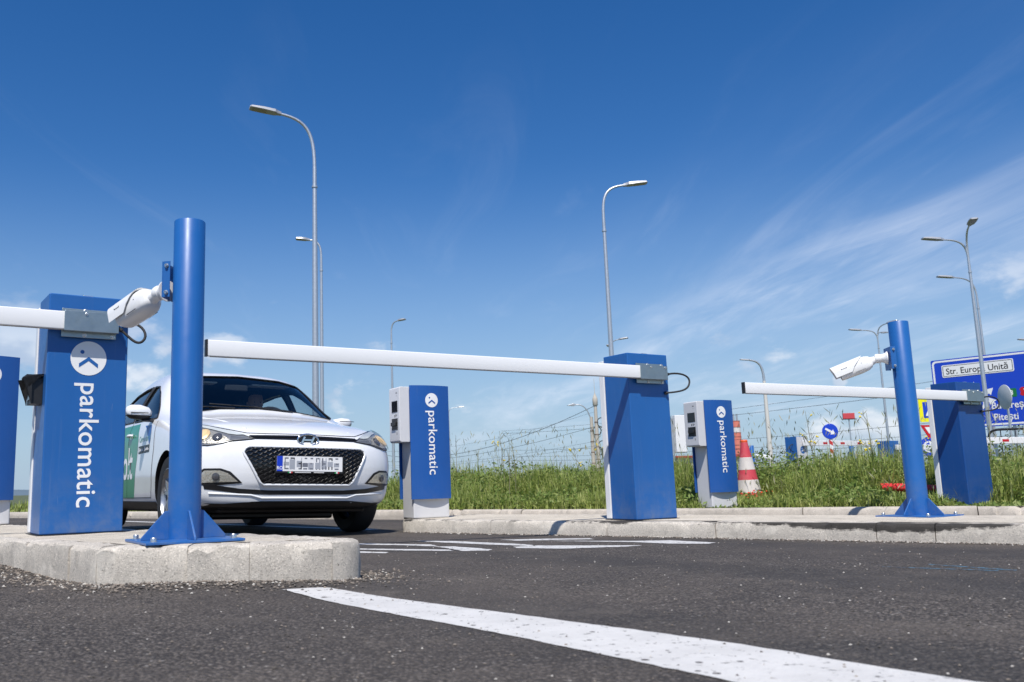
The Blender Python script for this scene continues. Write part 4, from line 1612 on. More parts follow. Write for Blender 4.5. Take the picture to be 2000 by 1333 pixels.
# cabin cavity
vs, rings = [], []
for x in np.linspace(-0.40, -2.95, 36):
    ctrl = section(float(x))
    pts = []
    for p in outline(ctrl, 3):
        y = math.copysign(max(0, abs(p.x) - 0.045), p.x)
        z = 0.33 + (p.y - 0.18) * (ctrl[8][1] - 0.035 - 0.33) / (ctrl[8][1] - 0.18)
        pts.append((float(x), y, z))
    rings.append(list(range(len(vs), len(vs) + len(pts))))
    vs += pts
fs = []
k = len(rings[0])
for a, b in zip(rings, rings[1:]):
    for j in range(k):
        fs.append((a[j], a[(j + 1) % k], b[(j + 1) % k], b[j]))
fs.append(tuple(rings[0]))
fs.append(tuple(rings[-1])[::-1])
cutter(MB().add(vs, fs), 2)
WSH = [(-.60, 1.345), (-.40, 1.394), (0, 1.414), (.40, 1.394), (.60, 1.345), (.705, 1.005), (.66, .985), (.35, 1.035), (0, 1.052), (-.35, 1.035), (-.66, .985), (-.705, 1.005)]
cutter(MB().prism(WSH, -1.06, 0.2, 'x'), 1)
SW1 = [(-.56, .958), (-.74, 1.085), (-.98, 1.225), (-1.17, 1.305), (-1.375, 1.325), (-1.40, .985), (-1.0, .972)]
SW2 = [(-1.47, .990), (-1.445, 1.328), (-1.75, 1.330), (-2.15, 1.312), (-2.42, 1.262), (-2.62, 1.17), (-2.66, 1.055), (-2.2, 1.012)]
for sw in (SW1, SW2):
    cutter(MB().prism(sw[::-1], -1.2, 1.2, 'y'), 1)
for wx in (0.0, -2.57):
    for sd_ in (-1, 1):
        prof = [(0.345, 0.52 * sd_), (0.345, 1.1 * sd_)]
        cutter(MB().lathe(prof, 48, 0, Matrix.Translation((wx, 0, 0.315)), 'y'), 1)
bpy.context.view_layer.update()
for o in cut:
    b = body.modifiers.new('b', 'BOOLEAN')
    b.operation = 'DIFFERENCE'
    b.solver = 'EXACT'
    b.object = o
dg = bpy.context.evaluated_depsgraph_get()
newme = bpy.data.meshes.new_from_object(body.evaluated_get(dg))
body.modifiers.clear()
body.data = newme
newme.name = 'car_body'
newme.shade_smooth()
newme.set_sharp_from_angle(angle=rad(32))
for o in cut:
    bpy.data.objects.remove(o)
# dark underside
for p in newme.polygons:
    if p.material_index == 0 and p.center.z < 0.235 and p.normal.z < -0.35:
        p.material_index = 1

# --- glass and seals
ws = skin([(p[0] * 1.012, p[1]) for p in WSH], 'x', -0.006, 0.06)
ws.build('windscreen', MATS['car_glass'], car, smooth=60)
for sd_ in (-1, 1):
    for sw in (SW1, SW2):
        w = skin(sw, 'y', -0.008, 0.045, sd_).build('side_window', MATS['car_glass'], car, smooth=60)
        MB().tube(skin_line(sw + [sw[0]], 'y', 0.001, sd_), 0.0085, 6).build('window_seal', CARB, w, smooth=60)
seal = skin_line([WSH[i] for i in (11, 0, 1, 2, 3, 4, 5, 6, 7, 8, 9, 10, 11)], 'x', 0.0, 1, 0.04)
MB().tube(seal, 0.007, 6).build('windscreen_seal', CARB, car, smooth=60)
# wipers
for pts in ([(.30, 1.030), (-.05, 1.062), (-.42, 1.075)], [(-.22, 1.040), (-.45, 1.045), (-.66, 1.030)]):
    MB().tube(skin_line(pts, 'x', 0.012), 0.007, 6).build('wiper', CARB, car, smooth=60)

# --- nose: grilles
GR = [(-.475, .642), (-.450, .656), (.450, .656), (.475, .642), (.490, .618), (.480, .592), (.372, .402), (.340, .380), (-.340, .380), (-.372, .402), (-.480, .592), (-.490, .618)]
gp = skin(GR[::-1], 'x', 0.003, 0.025).build('main_grille', GLOSSB, car, smooth=60)
inside = lambda y, z, P: sum(1 for (a, b) in zip(P, P[1:] + P[:1]) if (a[1] > z) != (b[1] > z) and y < (b[0] - a[0]) * (z - a[1]) / (b[1] - a[1]) + a[0]) % 2 == 1
gm = MB()
dzr, dyr = 0.031, 0.068
r = 0
z = .390
while z < .66:
    y = -.48 + (dyr / 2 if r % 2 else 0)
    while y < .48:
        for (ya, za, yb, zb) in ((y, z, y + dyr * .28, z + dzr * .5), (y + dyr * .28, z + dzr * .5, y + dyr * .72, z + dzr * .5), (y + dyr * .72, z + dzr * .5, y + dyr, z), (y + dyr * .5, z + dzr * .5, y + dyr * .5 + 0.001, z + dzr * .52)):
            if inside(ya, za, GR) and inside(yb, zb, GR):
                ln = skin_line([(ya, za), (yb, zb)], 'x', 0.010, 1, 0.03)
                if len(ln) > 1:
                    gm.tube(ln, 0.0031, 4, caps=False)
        y += dyr
    z += dzr * .5 * 2 / 2
    r += 1
tag(gm.build('grille_mesh', CARB, gp, smooth=60), None, kind='stuff')
MB().tube(skin_line(GR + [GR[0]], 'x', 0.004, 1, 0.02), 0.010, 8).build('grille_rim', CARW, gp, smooth=60)
UG = [(-.44, .722), (-.43, .742), (-.10, .748), (.10, .748), (.43, .742), (.44, .722), (.40, .712), (-.40, .712)]
skin(UG[::-1], 'x', 0.003, 0.02).build('upper_grille', GLOSSB, car, smooth=60)
MB().tube(skin_line([(-.44, .728), (0, .733), (.44, .728)], 'x', 0.006), 0.004, 5).build('grille_bar', CARB, car, smooth=60)
LG = [(-.74, .388), (-.50, .352), (-.30, .340), (.30, .340), (.50, .352), (.74, .388), (.73, .350), (.50, .316), (.30, .308), (-.30, .308), (-.50, .316), (-.73, .350)]
lg = skin(LG[::-1], 'x', 0.003, 0.02).build('lower_grille', CARB, car, smooth=60)
# under-bumper splitter in black
skin([(-.60, .226), (-.72, .250), (-.60, .246), (-.35, .262), (.35, .262), (.60, .246), (.72, .250), (.60, .226), (.3, .212), (-.3, .212)], 'x', 0.004, 0.03).build('bumper_lip', CARB, car, smooth=60)
MB().tube(skin_line([(-.70, .318), (-.42, .305), (-.34, .283), (.34, .283), (.42, .305), (.70, .318)], 'x', 0.000), 0.008, 8).build('bumper_crease', CARW, car, smooth=60)
# fog lamps
for s_ in (1, -1):
    FG = [(.490, .392), (.575, .474), (.640, .497), (.740, .497), (.778, .470), (.780, .385), (.700, .372)]
    FL = [(.520, .402), (.590, .462), (.645, .482), (.735, .482), (.758, .455), (.758, .395)]
    if s_ < 0:
        FG, FL = mir(FG), mir(FL)
    b_ = skin(FG[::-1], 'x', 0.004, 0.02).build('fog_lamp', CARB, car, smooth=60)
    skin(FL[::-1], 'x', 0.008, 0.02).build('reflector', mat('silver_reflector', (0.66, 0.60, 0.50), 0.28, 0.6, 0.35, 60, 0.5, 70), b_, smooth=60)
    h, nn = cast((2.5, .665 * s_, .438), (-1, 0, 0))
    X = frame(h + nn * 0.010, nn.orthogonal(), nn.cross(nn.orthogonal()))
    MB().lathe([(.028, 0), (.028, .006), (.020, .010), (.004, .011)], 20, 0, X).build('bulb', mat('lamp_core', (0.10, 0.10, 0.11), 0.15, 0.3), b_, smooth=40)
    skin(FL[::-1], 'x', 0.020, 0.02).build('lens', MATS['lamp_glass'], b_, smooth=60)
# head lamps, swept back over the wing
for s_ in (1, -1):
    HL = [(.405, .712), (.47, .742), (.56, .778), (.66, .812), (.745, .832), (.800, .826), (.828, .792), (.836, .742), (.828, .700), (.790, .668), (.720, .662), (.640, .676), (.560, .694)]
    HI = [(.58, .700), (.600, .735), (.66, .775), (.745, .800), (.795, .795), (.815, .755), (.808, .705), (.765, .680), (.70, .676)]
    DR = [(.420, .712), (.56, .735), (.575, .702), (.54, .700)]
    TR = [(.47, .742), (.56, .778), (.66, .812), (.745, .832), (.80, .822), (.745, .812), (.66, .786), (.57, .748), (.52, .740)]
    if s_ < 0:
        HL, HI, DR, TR = mir(HL), mir(HI), mir(DR), mir(TR)
    hl = skin(HL[::-1], 'x', 0.002, 0.02).build('headlight', mat('lamp_grey', (0.30, 0.30, 0.31), 0.3, 0.5), car, smooth=60)
    skin(HI[::-1], 'x', 0.006, 0.02).build('reflector', mat('silver_reflector', (0.66, 0.60, 0.50), 0.28, 0.6, 0.35, 60, 0.5, 70), hl, smooth=60)
    skin(DR[::-1], 'x', 0.006, 0.02).build('signal_lamp', mat('lamp_dark', (0.22, 0.22, 0.23), 0.25, 0.5), hl, smooth=60)
    skin(TR[::-1], 'x', 0.0075, 0.02).build('eyebrow', mat('eyebrow_grey', (0.60, 0.61, 0.60), 0.3), hl, smooth=60)
    for (yy, zz, rr, mm) in ((.735, .742, .056, mat('amber_reflector', (0.95, 0.66, 0.34), 0.3, 0.3)), (.650, .722, .034, mat('lamp_core', (0.10, 0.10, 0.11), 0.15, 0.3))):
        h, nn = cast((2.5, yy * s_, zz), (-1, 0, 0))
        X = frame(h + nn * 0.006, nn.orthogonal(), nn.cross(nn.orthogonal()))
        MB().lathe([(rr * 1.1, 0), (rr * 1.1, .006), (rr * .95, .010), (rr * .7, .014), (rr * .3, .017), (.002, .018)], 24, 0, X).build('projector', mm, hl, smooth=50)
    skin(HL[::-1], 'x', 0.022, 0.02).build('lens', MATS['lamp_glass'], hl, smooth=60)
    MB().tube(skin_line(HL + [HL[0]], 'x', 0.004, 1, 0.02), 0.0035, 5).build('lamp_seal', CARB, hl, smooth=60)
# bonnet shut line and crease, bumper seam
MB().tube(skin_line([(-.80, .838), (-.70, .832), (-.56, .792), (-.44, .760), (-.30, .757), (0, .760), (.30, .757), (.44, .760), (.56, .792), (.70, .832), (.80, .838)], 'x', 0.0), 0.0045, 5).build('bonnet_seam', CARB, car, smooth=60)
for s_ in (1, -1):
    MB().tube([Vector((x, y * s_, 0)) + Vector((0, 0, (CARBVH.ray_cast(Vector((x, y * s_, 3)), Vector((0, 0, -1)))[0] or Vector((0, 0, .9))).z)) for x, y in ((.60, .42), (.3, .50), (0, .56), (-.22, .60))], 0.006, 6).build('bonnet_crease', CARW, car, smooth=60)
# --- badge: oval ring with a slanted letter
h0, n0 = cast((2.5, 0, .712), (-1, 0, 0))
bx0 = h0.x + 0.012
ring = [(bx0, .083 * math.cos(a), .714 + .043 * math.sin(a)) for a in [2 * math.pi * i / 36 for i in range(36)]]
bd = MB().prism([(p[1], p[2]) for p in ring], bx0 - 0.016, bx0 - 0.002, 'x').build('badge', GLOSSB, car)
MB().tube(ring, 0.0075, 8, closed=True).build('badge_ring', CHROME, bd, smooth=60)
hb = MB()
hb.prism([(-.058, .690), (-.040, .688), (-.018, .738), (-.034, .742)], bx0 - .002, bx0 + .006, 'x')
hb.prism([(.058, .738), (.040, .740), (.018, .690), (.034, .686)], bx0 - .002, bx0 + .006, 'x')
hb.prism([(-.034, .706), (-.026, .722), (.034, .722), (.026, .706)], bx0 - .0015, bx0 + .005, 'x')
hb.build('badge_letter', CHROME, bd, bevel=0.002)
# --- number plate, characters unreadable
px = cast((2.5, 0, .53), (-1, 0, 0))[0].x + 0.022
pl = MB().box((px - .012, -.275, .462), (px, .275, .592)).build('number_plate', CARB, car, bevel=0.004)
MB().box((px + .0002, -.262, .478), (px + .003, .262, .588)).build('plate_face', LETTER, pl)
MB().box((px + .0031, -.262, .478), (px + .004, -.218, .588)).build('country_band', mat('plate_blue', lin((20, 60, 190)), 0.4), pl)
Xp = frame((px + .0042, 0, 0), (0, 1, 0), (0, 0, 1))
text_obj('lettering', 'RO', 0.034, Xp @ Matrix.Translation((-.240, .490, 0)), LETTER, pl, 'CENTER', bold=0.0006, extr=0.0003)
bl = MB()
r4 = random.Random(12)
GREYS = [mat('plate_ink_%d' % i, c, 0.5) for i, c in enumerate(((.03, .03, .035), (.16, .17, .20), (.36, .38, .42)))]
for q, yc in enumerate((-.188, -.142, -.086, -.040, .006, .062, .112, .162, .214)):
    w_ = .017
    tone = r4.choice((0, 1, 1))
    for seg in r4.sample([(0, .0), (1, .0), (2, .0), (3, .0), (4, .0)], 3):
        k_ = seg[0]
        if k_ < 2:                                       # an upright stroke, broken somewhere
            yy = yc - w_ if k_ == 0 else yc + w_ - .008
            cutz = r4.uniform(.515, .555)
            bl.box((px + .0031, yy, .492), (px + .0036, yy + .009, cutz - .004), tone)
            bl.box((px + .0031, yy + r4.uniform(-.004, .004), cutz + .003), (px + .0036, yy + .009, .578), r4.choice((tone, 1, 2)))
        else:                                            # a cross stroke
            zz_ = (.492, .530, .569)[k_ - 2]
            bl.box((px + .0031, yc - w_ * r4.uniform(.3, 1), zz_), (px + .0036, yc + w_ * r4.uniform(.3, 1), zz_ + .010), r4.choice((tone, 1)))
    bl.box((px + .0030, yc - w_ * 1.35, r4.uniform(.49, .52)), (px + .0037 if q % 2 else px + .0033, yc + w_ * 1.2, r4.uniform(.535, .565)), r4.choice((1, 2, 2)))
tag(bl.build('blurred_characters', GREYS, pl, fix=False), None, kind='stuff')
for yy in (-.175, .20):
    for k_, c in enumerate(((0.02, .30, .08), (.8, .8, .8), (.55, .03, .03))):
        MB().box((px + .0002, yy + k_ * .012, .4645), (px + .002, yy + (k_ + 1) * .012 - .0005, .4755)).build('flag_stripe', mat('flag_%d' % k_, c, 0.5), pl)
for (ya, yb) in ((-.12, .0), (.03, .11)):
    dl = MB()
    y = ya
    while y < yb:
        dl.box((px + .0002, y, .467), (px + .0015, y + .006, .4735))
        y += .0085
    tag(dl.build('dealer_text', LETTER, pl, fix=False), None, kind='stuff')

# --- mirrors
for s_ in (1, -1):
    vs, fs = [], []
    secs = [(-.845, .018, .020, 0), (-.875, .045, .050, .005), (-.95, .062, .068, .008), (-1.02, .058, .060, .012), (-1.055, .035, .036, .016), (-1.062, .008, .01, .018)]
    n = 16
    for (yy, a, b_, dz_) in secs:
        for i in range(n):
            t = 2 * math.pi * i / n
            c_, s2 = math.cos(t), math.sin(t)
            vs.append(((-.66 if s_ < 0 else -.74) + a * math.copysign(abs(c_) ** .7, c_) + .03 * (abs(yy) - .85), -yy * s_ * -1 if False else abs(yy) * s_, (1.005 if s_ < 0 else .985) + dz_ + b_ * (.92 if s_ < 0 else .8) * math.copysign(abs(s2) ** .75, s2)))
    for i in range(len(secs) - 1):
        for j in range(n):
            fs.append((i * n + j, i * n + (j + 1) % n, (i + 1) * n + (j + 1) % n, (i + 1) * n + j))
    fs += [tuple(range(n)), tuple(range((len(secs) - 1) * n, len(secs) * n))]
    mr = MB().add(vs, fs).build('door_mirror', CARW, car, smooth=60)
    # black lower half and stalk
    bv = [(v[0] * 1.0 + 0.0, v[1], min(v[2], .988 if s_ < 0 else .968) - 0.006) for v in vs]
    bv = [(v[0] + (.003 if v[0] > (-.66 if s_ < 0 else -.74) else -.003), v[1], v[2]) for v in bv]
    MB().add(bv, fs).build('mirror_base', CARB, mr, smooth=60)
    MB().prism([(-.62, .935), (-.71, .935), (-.69, .97), (-.64, .965)], .80 * s_, .93 * s_, 'y').build('mirror_stalk', CARB, mr, bevel=.006)
    MB().box((-.5995, .885 * s_ if s_ > 0 else -1.03, 1.000), (-.5930, 1.03 if s_ > 0 else -.885, 1.006)).build('repeater', CARB, mr)

# --- wheels
def wheel(x, y, s_, steer=0):
    w = MB()
    T = Matrix.Translation((x, y, .312)) @ Matrix.Rotation(rad(steer), 4, 'Z')
    pr = [(.205, -.088), (.245, -.096), (.288, -.094), (.303, -.080), (.311, -.055), (.312, 0), (.311, .055), (.303, .080), (.288, .094), (.245, .096), (.205, .088)]
    ty = empty('wheel', (0, 0, 0))
    ty.parent = car
    w.lathe(pr, 44, 0, T, 'y', caps=False).build('tyre', RUBBER, ty, smooth=40)
    rimm = mat('alloy', (0.46, 0.47, 0.49), 0.30, 0.8, 0.06, 8)
    rm = MB()
    so = s_ * .070
    rm.lathe([(.204, s_ * .090), (.212, s_ * .088), (.208, s_ * .070), (.190, s_ * .05), (.188, -s_ * .06)], 40, 0, T, 'y', caps=False)
    for q in range(5):
        for da in (-9, 9):
            a = rad(72 * q + da + 14)
            a2 = rad(72 * q + da * 1.5 + 14)
            p0_, p1_ = (.045 * math.cos(a), .045 * math.sin(a)), (.196 * math.cos(a2), .196 * math.sin(a2))
            nx_, nz_ = -math.sin(a2) * .0125, math.cos(a2) * .0125
            poly = [(p0_[0] - nx_, p0_[1] - nz_), (p1_[0] - nx_, p1_[1] - nz_), (p1_[0] + nx_, p1_[1] + nz_), (p0_[0] + nx_, p0_[1] + nz_)]
            rm.prism(poly, so - s_ * .022, so, 'y', 0, T)
    rm.lathe([(.060, so - s_ * .02), (.060, so - s_ * .002), (.040, so + s_ * .006), (.005, so + s_ * .006)], 24, 0, T, 'y')
    rm.build('rim', rimm, ty, smooth=35)
    MB().lathe([(.186, so - s_ * .075), (.186, so - s_ * .070), (.01, so - s_ * .070)], 28, 0, T, 'y').build('wheel_backing', CARB, ty)
    MB().lathe([(.14, so - s_ * .055), (.14, so - s_ * .045), (.02, so - s_ * .045)], 28, 0, T, 'y').build('brake_disc', STEEL, ty, smooth=30)
    return ty


wheel(0, .755, 1)
wheel(0, -.755, -1)
wheel(-2.57, .755, 1)
wheel(-2.57, -.755, -1)

# --- side details: shut lines, handles, sill, arch lips, livery
for s_ in (1, -1):
    for ln in ([(-.47, .93), (-.43, .70), (-.47, .40), (-.50, .30)], [(-1.435, .985), (-1.42, .70), (-1.44, .40), (-1.46, .30)], [(-2.42, .98), (-2.36, .75), (-2.22, .62), (-2.16, .45)], [(-.50, .298), (-1.46, .298), (-2.14, .305)]):
        MB().tube(skin_line(ln, 'y', 0.0, s_), 0.0032, 5).build('shut_line', CARB, car, smooth=60)
    MB().tube(skin_line([(.44, .70), (.385, .63), (.36, .56), (.352, .50)], 'y', 0.0, s_), 0.003, 5).build('bumper_seam', CARB, car, smooth=60)
    for hx in (-1.33, -2.20):
        h, nn = cast((hx, 2.5 * s_, .845), (0, -s_, 0))
        cup = MB()
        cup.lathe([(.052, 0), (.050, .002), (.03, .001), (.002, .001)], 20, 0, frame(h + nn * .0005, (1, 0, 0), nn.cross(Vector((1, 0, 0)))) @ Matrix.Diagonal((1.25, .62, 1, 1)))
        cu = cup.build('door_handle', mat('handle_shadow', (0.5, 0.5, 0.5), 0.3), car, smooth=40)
        MB().tube([h + Vector((dx_, 0, .006)) + nn * o_ for dx_, o_ in ((-.085, .004), (-.06, .026), (0, .032), (.06, .026), (.085, .004))], [.010, .013, .014, .013, .010], 10).build('grip', CARW, cu, smooth=60)
    sl_ = skin([(-.36, .205), (-.36, .262), (-2.2, .275), (-2.2, .215)][::-1], 'y', .004, .05, s_).build('sill_trim', CARB, car, smooth=60)
    # green wrap over the doors and white letters
    gw = skin([(-1.10, .950), (-1.02, .80), (-1.05, .62), (-1.12, .42), (-1.16, .29), (-2.12, .30), (-2.16, .5), (-2.30, .66), (-2.42, .90), (-2.42, .968), (-1.6, .96)], 'y', .0016, .05, s_).build('green_wrap', GREEN, car, smooth=60)
    me = text_mesh('Bolt', 0.40, 0.0, 'LEFT', 0.006, 0.95)
    xs0 = -.83 if s_ < 0 else -2.30
    # reads front-to-back on the right side, back-to-front on the left
    wdt = max(v.co.x for v in me.vertices)
    for v in me.vertices:
        q = v.co.x
        lx = (-1.20 - (wdt - q)) if s_ > 0 else (-1.20 - (wdt - q))
        if s_ > 0:
            lx = -1.20 - q
        lz = .47 + v.co.y
        h, nn = cast((lx, 2.5 * s_, lz), (0, -s_, 0))
        v.co = h + nn * .0032 if h else Vector((lx, .87 * s_, lz))
    me.materials.clear()
    me.materials.append(LETTER)
    link('lettering', me, gw)
    me = text_mesh('Cere o cursă', 0.074, 0.0, 'LEFT', 0.0005)
    wdt = max(v.co.x for v in me.vertices)
    for v in me.vertices:
        q = v.co.x
        lx = (-.58 - (wdt - q)) if s_ < 0 else -.58 - q
        h, nn = cast((lx, 2.5 * s_, .775 + v.co.y), (0, -s_, 0))
        v.co = h + nn * .002
    me.materials.clear()
    me.materials.append(GREEN)
    link('slogan', me, car)
    for (xa, xb) in ((-.99, -.80), (-.78, -.59)):
        bg_ = skin([(xa, .675), (xb, .675), (xb, .740), (xa, .740)], 'y', .002, .05, s_).build('store_badge', CARB, car, smooth=60)
        wb = MB()
        for q in range(5):
            xx = xa + .055 + q * .024
            h, nn = cast((xx, 2.5 * s_, .708), (0, -s_, 0))
            wb.box(h + nn * .003 + Vector((0, -.0005, -.012)), h + nn * .003 + Vector((.017, .0005, .010 if q % 2 else .002)))
        h, nn = cast((xa + .028, 2.5 * s_, .708), (0, -s_, 0))
        wb.box(h + nn * .003 + Vector((-.014, -.0005, -.018)), h + nn * .003 + Vector((.014, .0005, .018)))
        tag(wb.build('badge_print', LETTER, bg_, fix=False), None, kind='stuff')
    # blue swoosh on the wing
    skin([(-.62, .905), (-.86, .915), (-.77, .88), (-.66, .80), (-.60, .73), (-.57, .78), (-.58, .85)], 'y', .002, .03, s_).build('blue_stripe', BLUE2, car, smooth=60)

# --- cabin
MB().prism([(-.42, .80), (-.42, .97), (-.62, 1.005), (-.86, .985), (-.92, .92), (-.90, .70)], -.78, .78, 'y').build('dashboard', DARKIN, car, bevel=.03, seg=3)
for yy in (.36, -.36):
    st = MB()
    st.prism([(-1.10, .45), (-1.10, .60), (-1.50, .56), (-1.62, 1.10), (-1.74, 1.12), (-1.68, .45)], yy - .24, yy + .24, 'y')
    so_ = st.build('front_seat', SEATM, car, bevel=.05, seg=3)
    MB().box((-1.77, yy - .12, 1.10), (-1.66, yy + .12, 1.29)).build('headrest', SEATM, so_, bevel=.04, seg=3)
MB().prism([(-2.2, .45), (-2.2, .62), (-2.55, .60), (-2.70, 1.12), (-2.80, 1.10), (-2.75, .45)], -.62, .62, 'y').build('rear_seat', SEATM, car, bevel=.05)
Xs = frame((-.98, .36, .98), (0, 1, 0), Vector((-.42, 0, .9)))
sw_ = MB().tube([Xs @ Vector((.185 * math.cos(a), .185 * math.sin(a), 0)) for a in [2 * math.pi * i / 30 for i in range(30)]], .015, 8, closed=True).build('steering_wheel', DARKIN, car, smooth=60)
MB().box((-.18, -.02, -.012), (.18, .02, .012), 0, Xs).build('spoke', DARKIN, sw_, bevel=.006)
MB().box((-.03, -.16, -.02), (.03, .0, .012), 0, Xs).build('spoke', DARKIN, sw_, bevel=.006)
MB().box((-1.02, -.11, 1.285), (-.995, .11, 1.345)).build('rear_view_mirror', DARKIN, car, bevel=.01)
for yy in (.36, -.36):
    MB().box((-1.20, yy - .19, 1.352), (-1.05, yy + .19, 1.368)).build('sun_visor', mat('visor', (0.5, 0.5, 0.48), 0.8), car, bevel=.005)
# underbody: engine tray and front suspension arms
MB().box((-3.0, -.60, .175), (.55, .60, .215)).box((-.10, -.52, .12), (.10, .52, .18)).build('underbody', CARB, car, bevel=.02)

# --- driver: head and shoulders behind the wheel, dark top
def person_in_car():
    t = empty('person', (0, 0, 0))
    t.matrix_world = car.matrix_world @ Matrix.Translation((-1.52, .36, .535))
    tag(t, 'driver in a dark top dimly seen behind the windscreen of the white car', 'person')
    sk = mat('skin', (0.42, 0.25, 0.18), .55, 0, .05, 20)
    cl = mat('dark_jersey', (0.03, 0.035, 0.05), .9, 0, .1, 20)
    me = bpy.data.meshes.new('torso')
    V = [(0, 0, 0), (.02, 0, .22), (.0, 0, .42), (.01, 0, .50), (.02, 0, .57),
         (.0, .17, .43), (.16, .25, .25), (.42, .13, .36), (.0, -.17, .43), (.16, -.25, .25), (.42, -.13, .36), (.22, .10, -.02), (.22, -.10, -.02)]
    E_ = [(0, 1), (1, 2), (2, 3), (3, 4), (2, 5), (5, 6), (6, 7), (2, 8), (8, 9), (9, 10), (0, 11), (0, 12)]
    me.from_pydata(V, E_, [])
    o = link('torso', me, t)
    sm = o.modifiers.new('s', 'SKIN')
    R_ = [.15, .15, .13, .055, .05, .065, .048, .035, .065, .048, .035, .085, .085]
    for v, r_ in zip(me.skin_vertices[0].data, R_):
        v.radius = (r_, r_ * 1.1)
    me.skin_vertices[0].data[0].use_root = True
    o.modifiers.new('d', 'SUBSURF').levels = 2
    o.modifiers['d'].render_levels = 2
    me.materials.append(cl)
    # head: lathe-like sections with a nose and chin
    vs, fs = [], []
    secs = [(.565, .045, .05, .0), (.60, .058, .060, .012), (.635, .070, .066, .018), (.68, .080, .072, .015), (.73, .090, .076, .008), (.78, .086, .072, .0), (.815, .062, .055, -.006), (.83, .02, .02, -.008)]
    n = 20
    for (z, a, b, off) in secs:
        for i in range(n):
            q = 2 * math.pi * i / n
            x_ = off + a * math.cos(q)
            if .64 < z < .70 and abs(math.sin(q)) < .2 and math.cos(q) > 0:
                x_ += .018
            vs.append((x_, b * math.sin(q), z))
    for i in range(len(secs) - 1):
        for j in range(n):
            fs.append((i * n + j, i * n + (j + 1) % n, (i + 1) * n + (j + 1) % n, (i + 1) * n + j))
    fs += [tuple(range(n))[::-1], tuple(range((len(secs) - 1) * n, len(secs) * n))]
    hd = MB().add(vs, fs).build('head', sk, t, smooth=60)
    hair = [(x_ * 1.06 - .006, y_ * 1.06, z + .004) for (x_, y_, z) in vs[3 * n:]]
    hv, hf = [], []
    for k_ in range(len(secs) - 3):
        for i in range(n):
            x_, y_, z = hair[k_ * n + i]
            if z < .76 and x_ > .03:
                x_ -= .03
            hv.append((x_, y_, z))
    for i in range(len(secs) - 4):
        for j in range(n):
            hf.append((i * n + j, i * n + (j + 1) % n, (i + 1) * n + (j + 1) % n, (i + 1) * n + j))
    hf.append(tuple(range((len(secs) - 4) * n, (len(secs) - 3) * n)))
    MB().add(hv, hf).build('hair', mat('hair_dark', (.02, .016, .014), .7), hd, smooth=60)
    for s_ in (1, -1):
        MB().lathe([(.001, -.008), (.008, -.005), (.010, 0), (.008, .005), (.001, .008)], 12, 0, Matrix.Translation((.082, .030 * s_, .705))).build('eye', GLOSSB, hd, smooth=60)
        MB().lathe([(.001, -.022), (.010, -.014), (.013, 0), (.010, .016), (.001, .022)], 12, 0, Matrix.Translation((.0, .076 * s_, .695))).build('ear', sk, hd, smooth=60)
        # fingers round the steering wheel rim
        for q in range(4):
            y0_ = .36 * 0 + s_ * (.135 + .004 * q)
            MB().tube([(.42 + .012, y0_ - .0, .345 + .020 * q), (.455, y0_, .350 + .020 * q), (.462, y0_ + s_ * .012, .352 + .020 * q), (.452, y0_ + s_ * .022, .352 + .020 * q)], .0085, 8).build('finger', sk, t, smooth=60)
    return t


person_in_car()

# ------------------------------------------------------------------ street lamps
LAMPG = mat('lamp_head_grey', (0.42, 0.43, 0.45), 0.45, 0.4, 0.08, 8)
LEDM = mat('led_panel', (0.30, 0.27, 0.20), 0.3, 0, 0.1, 20)


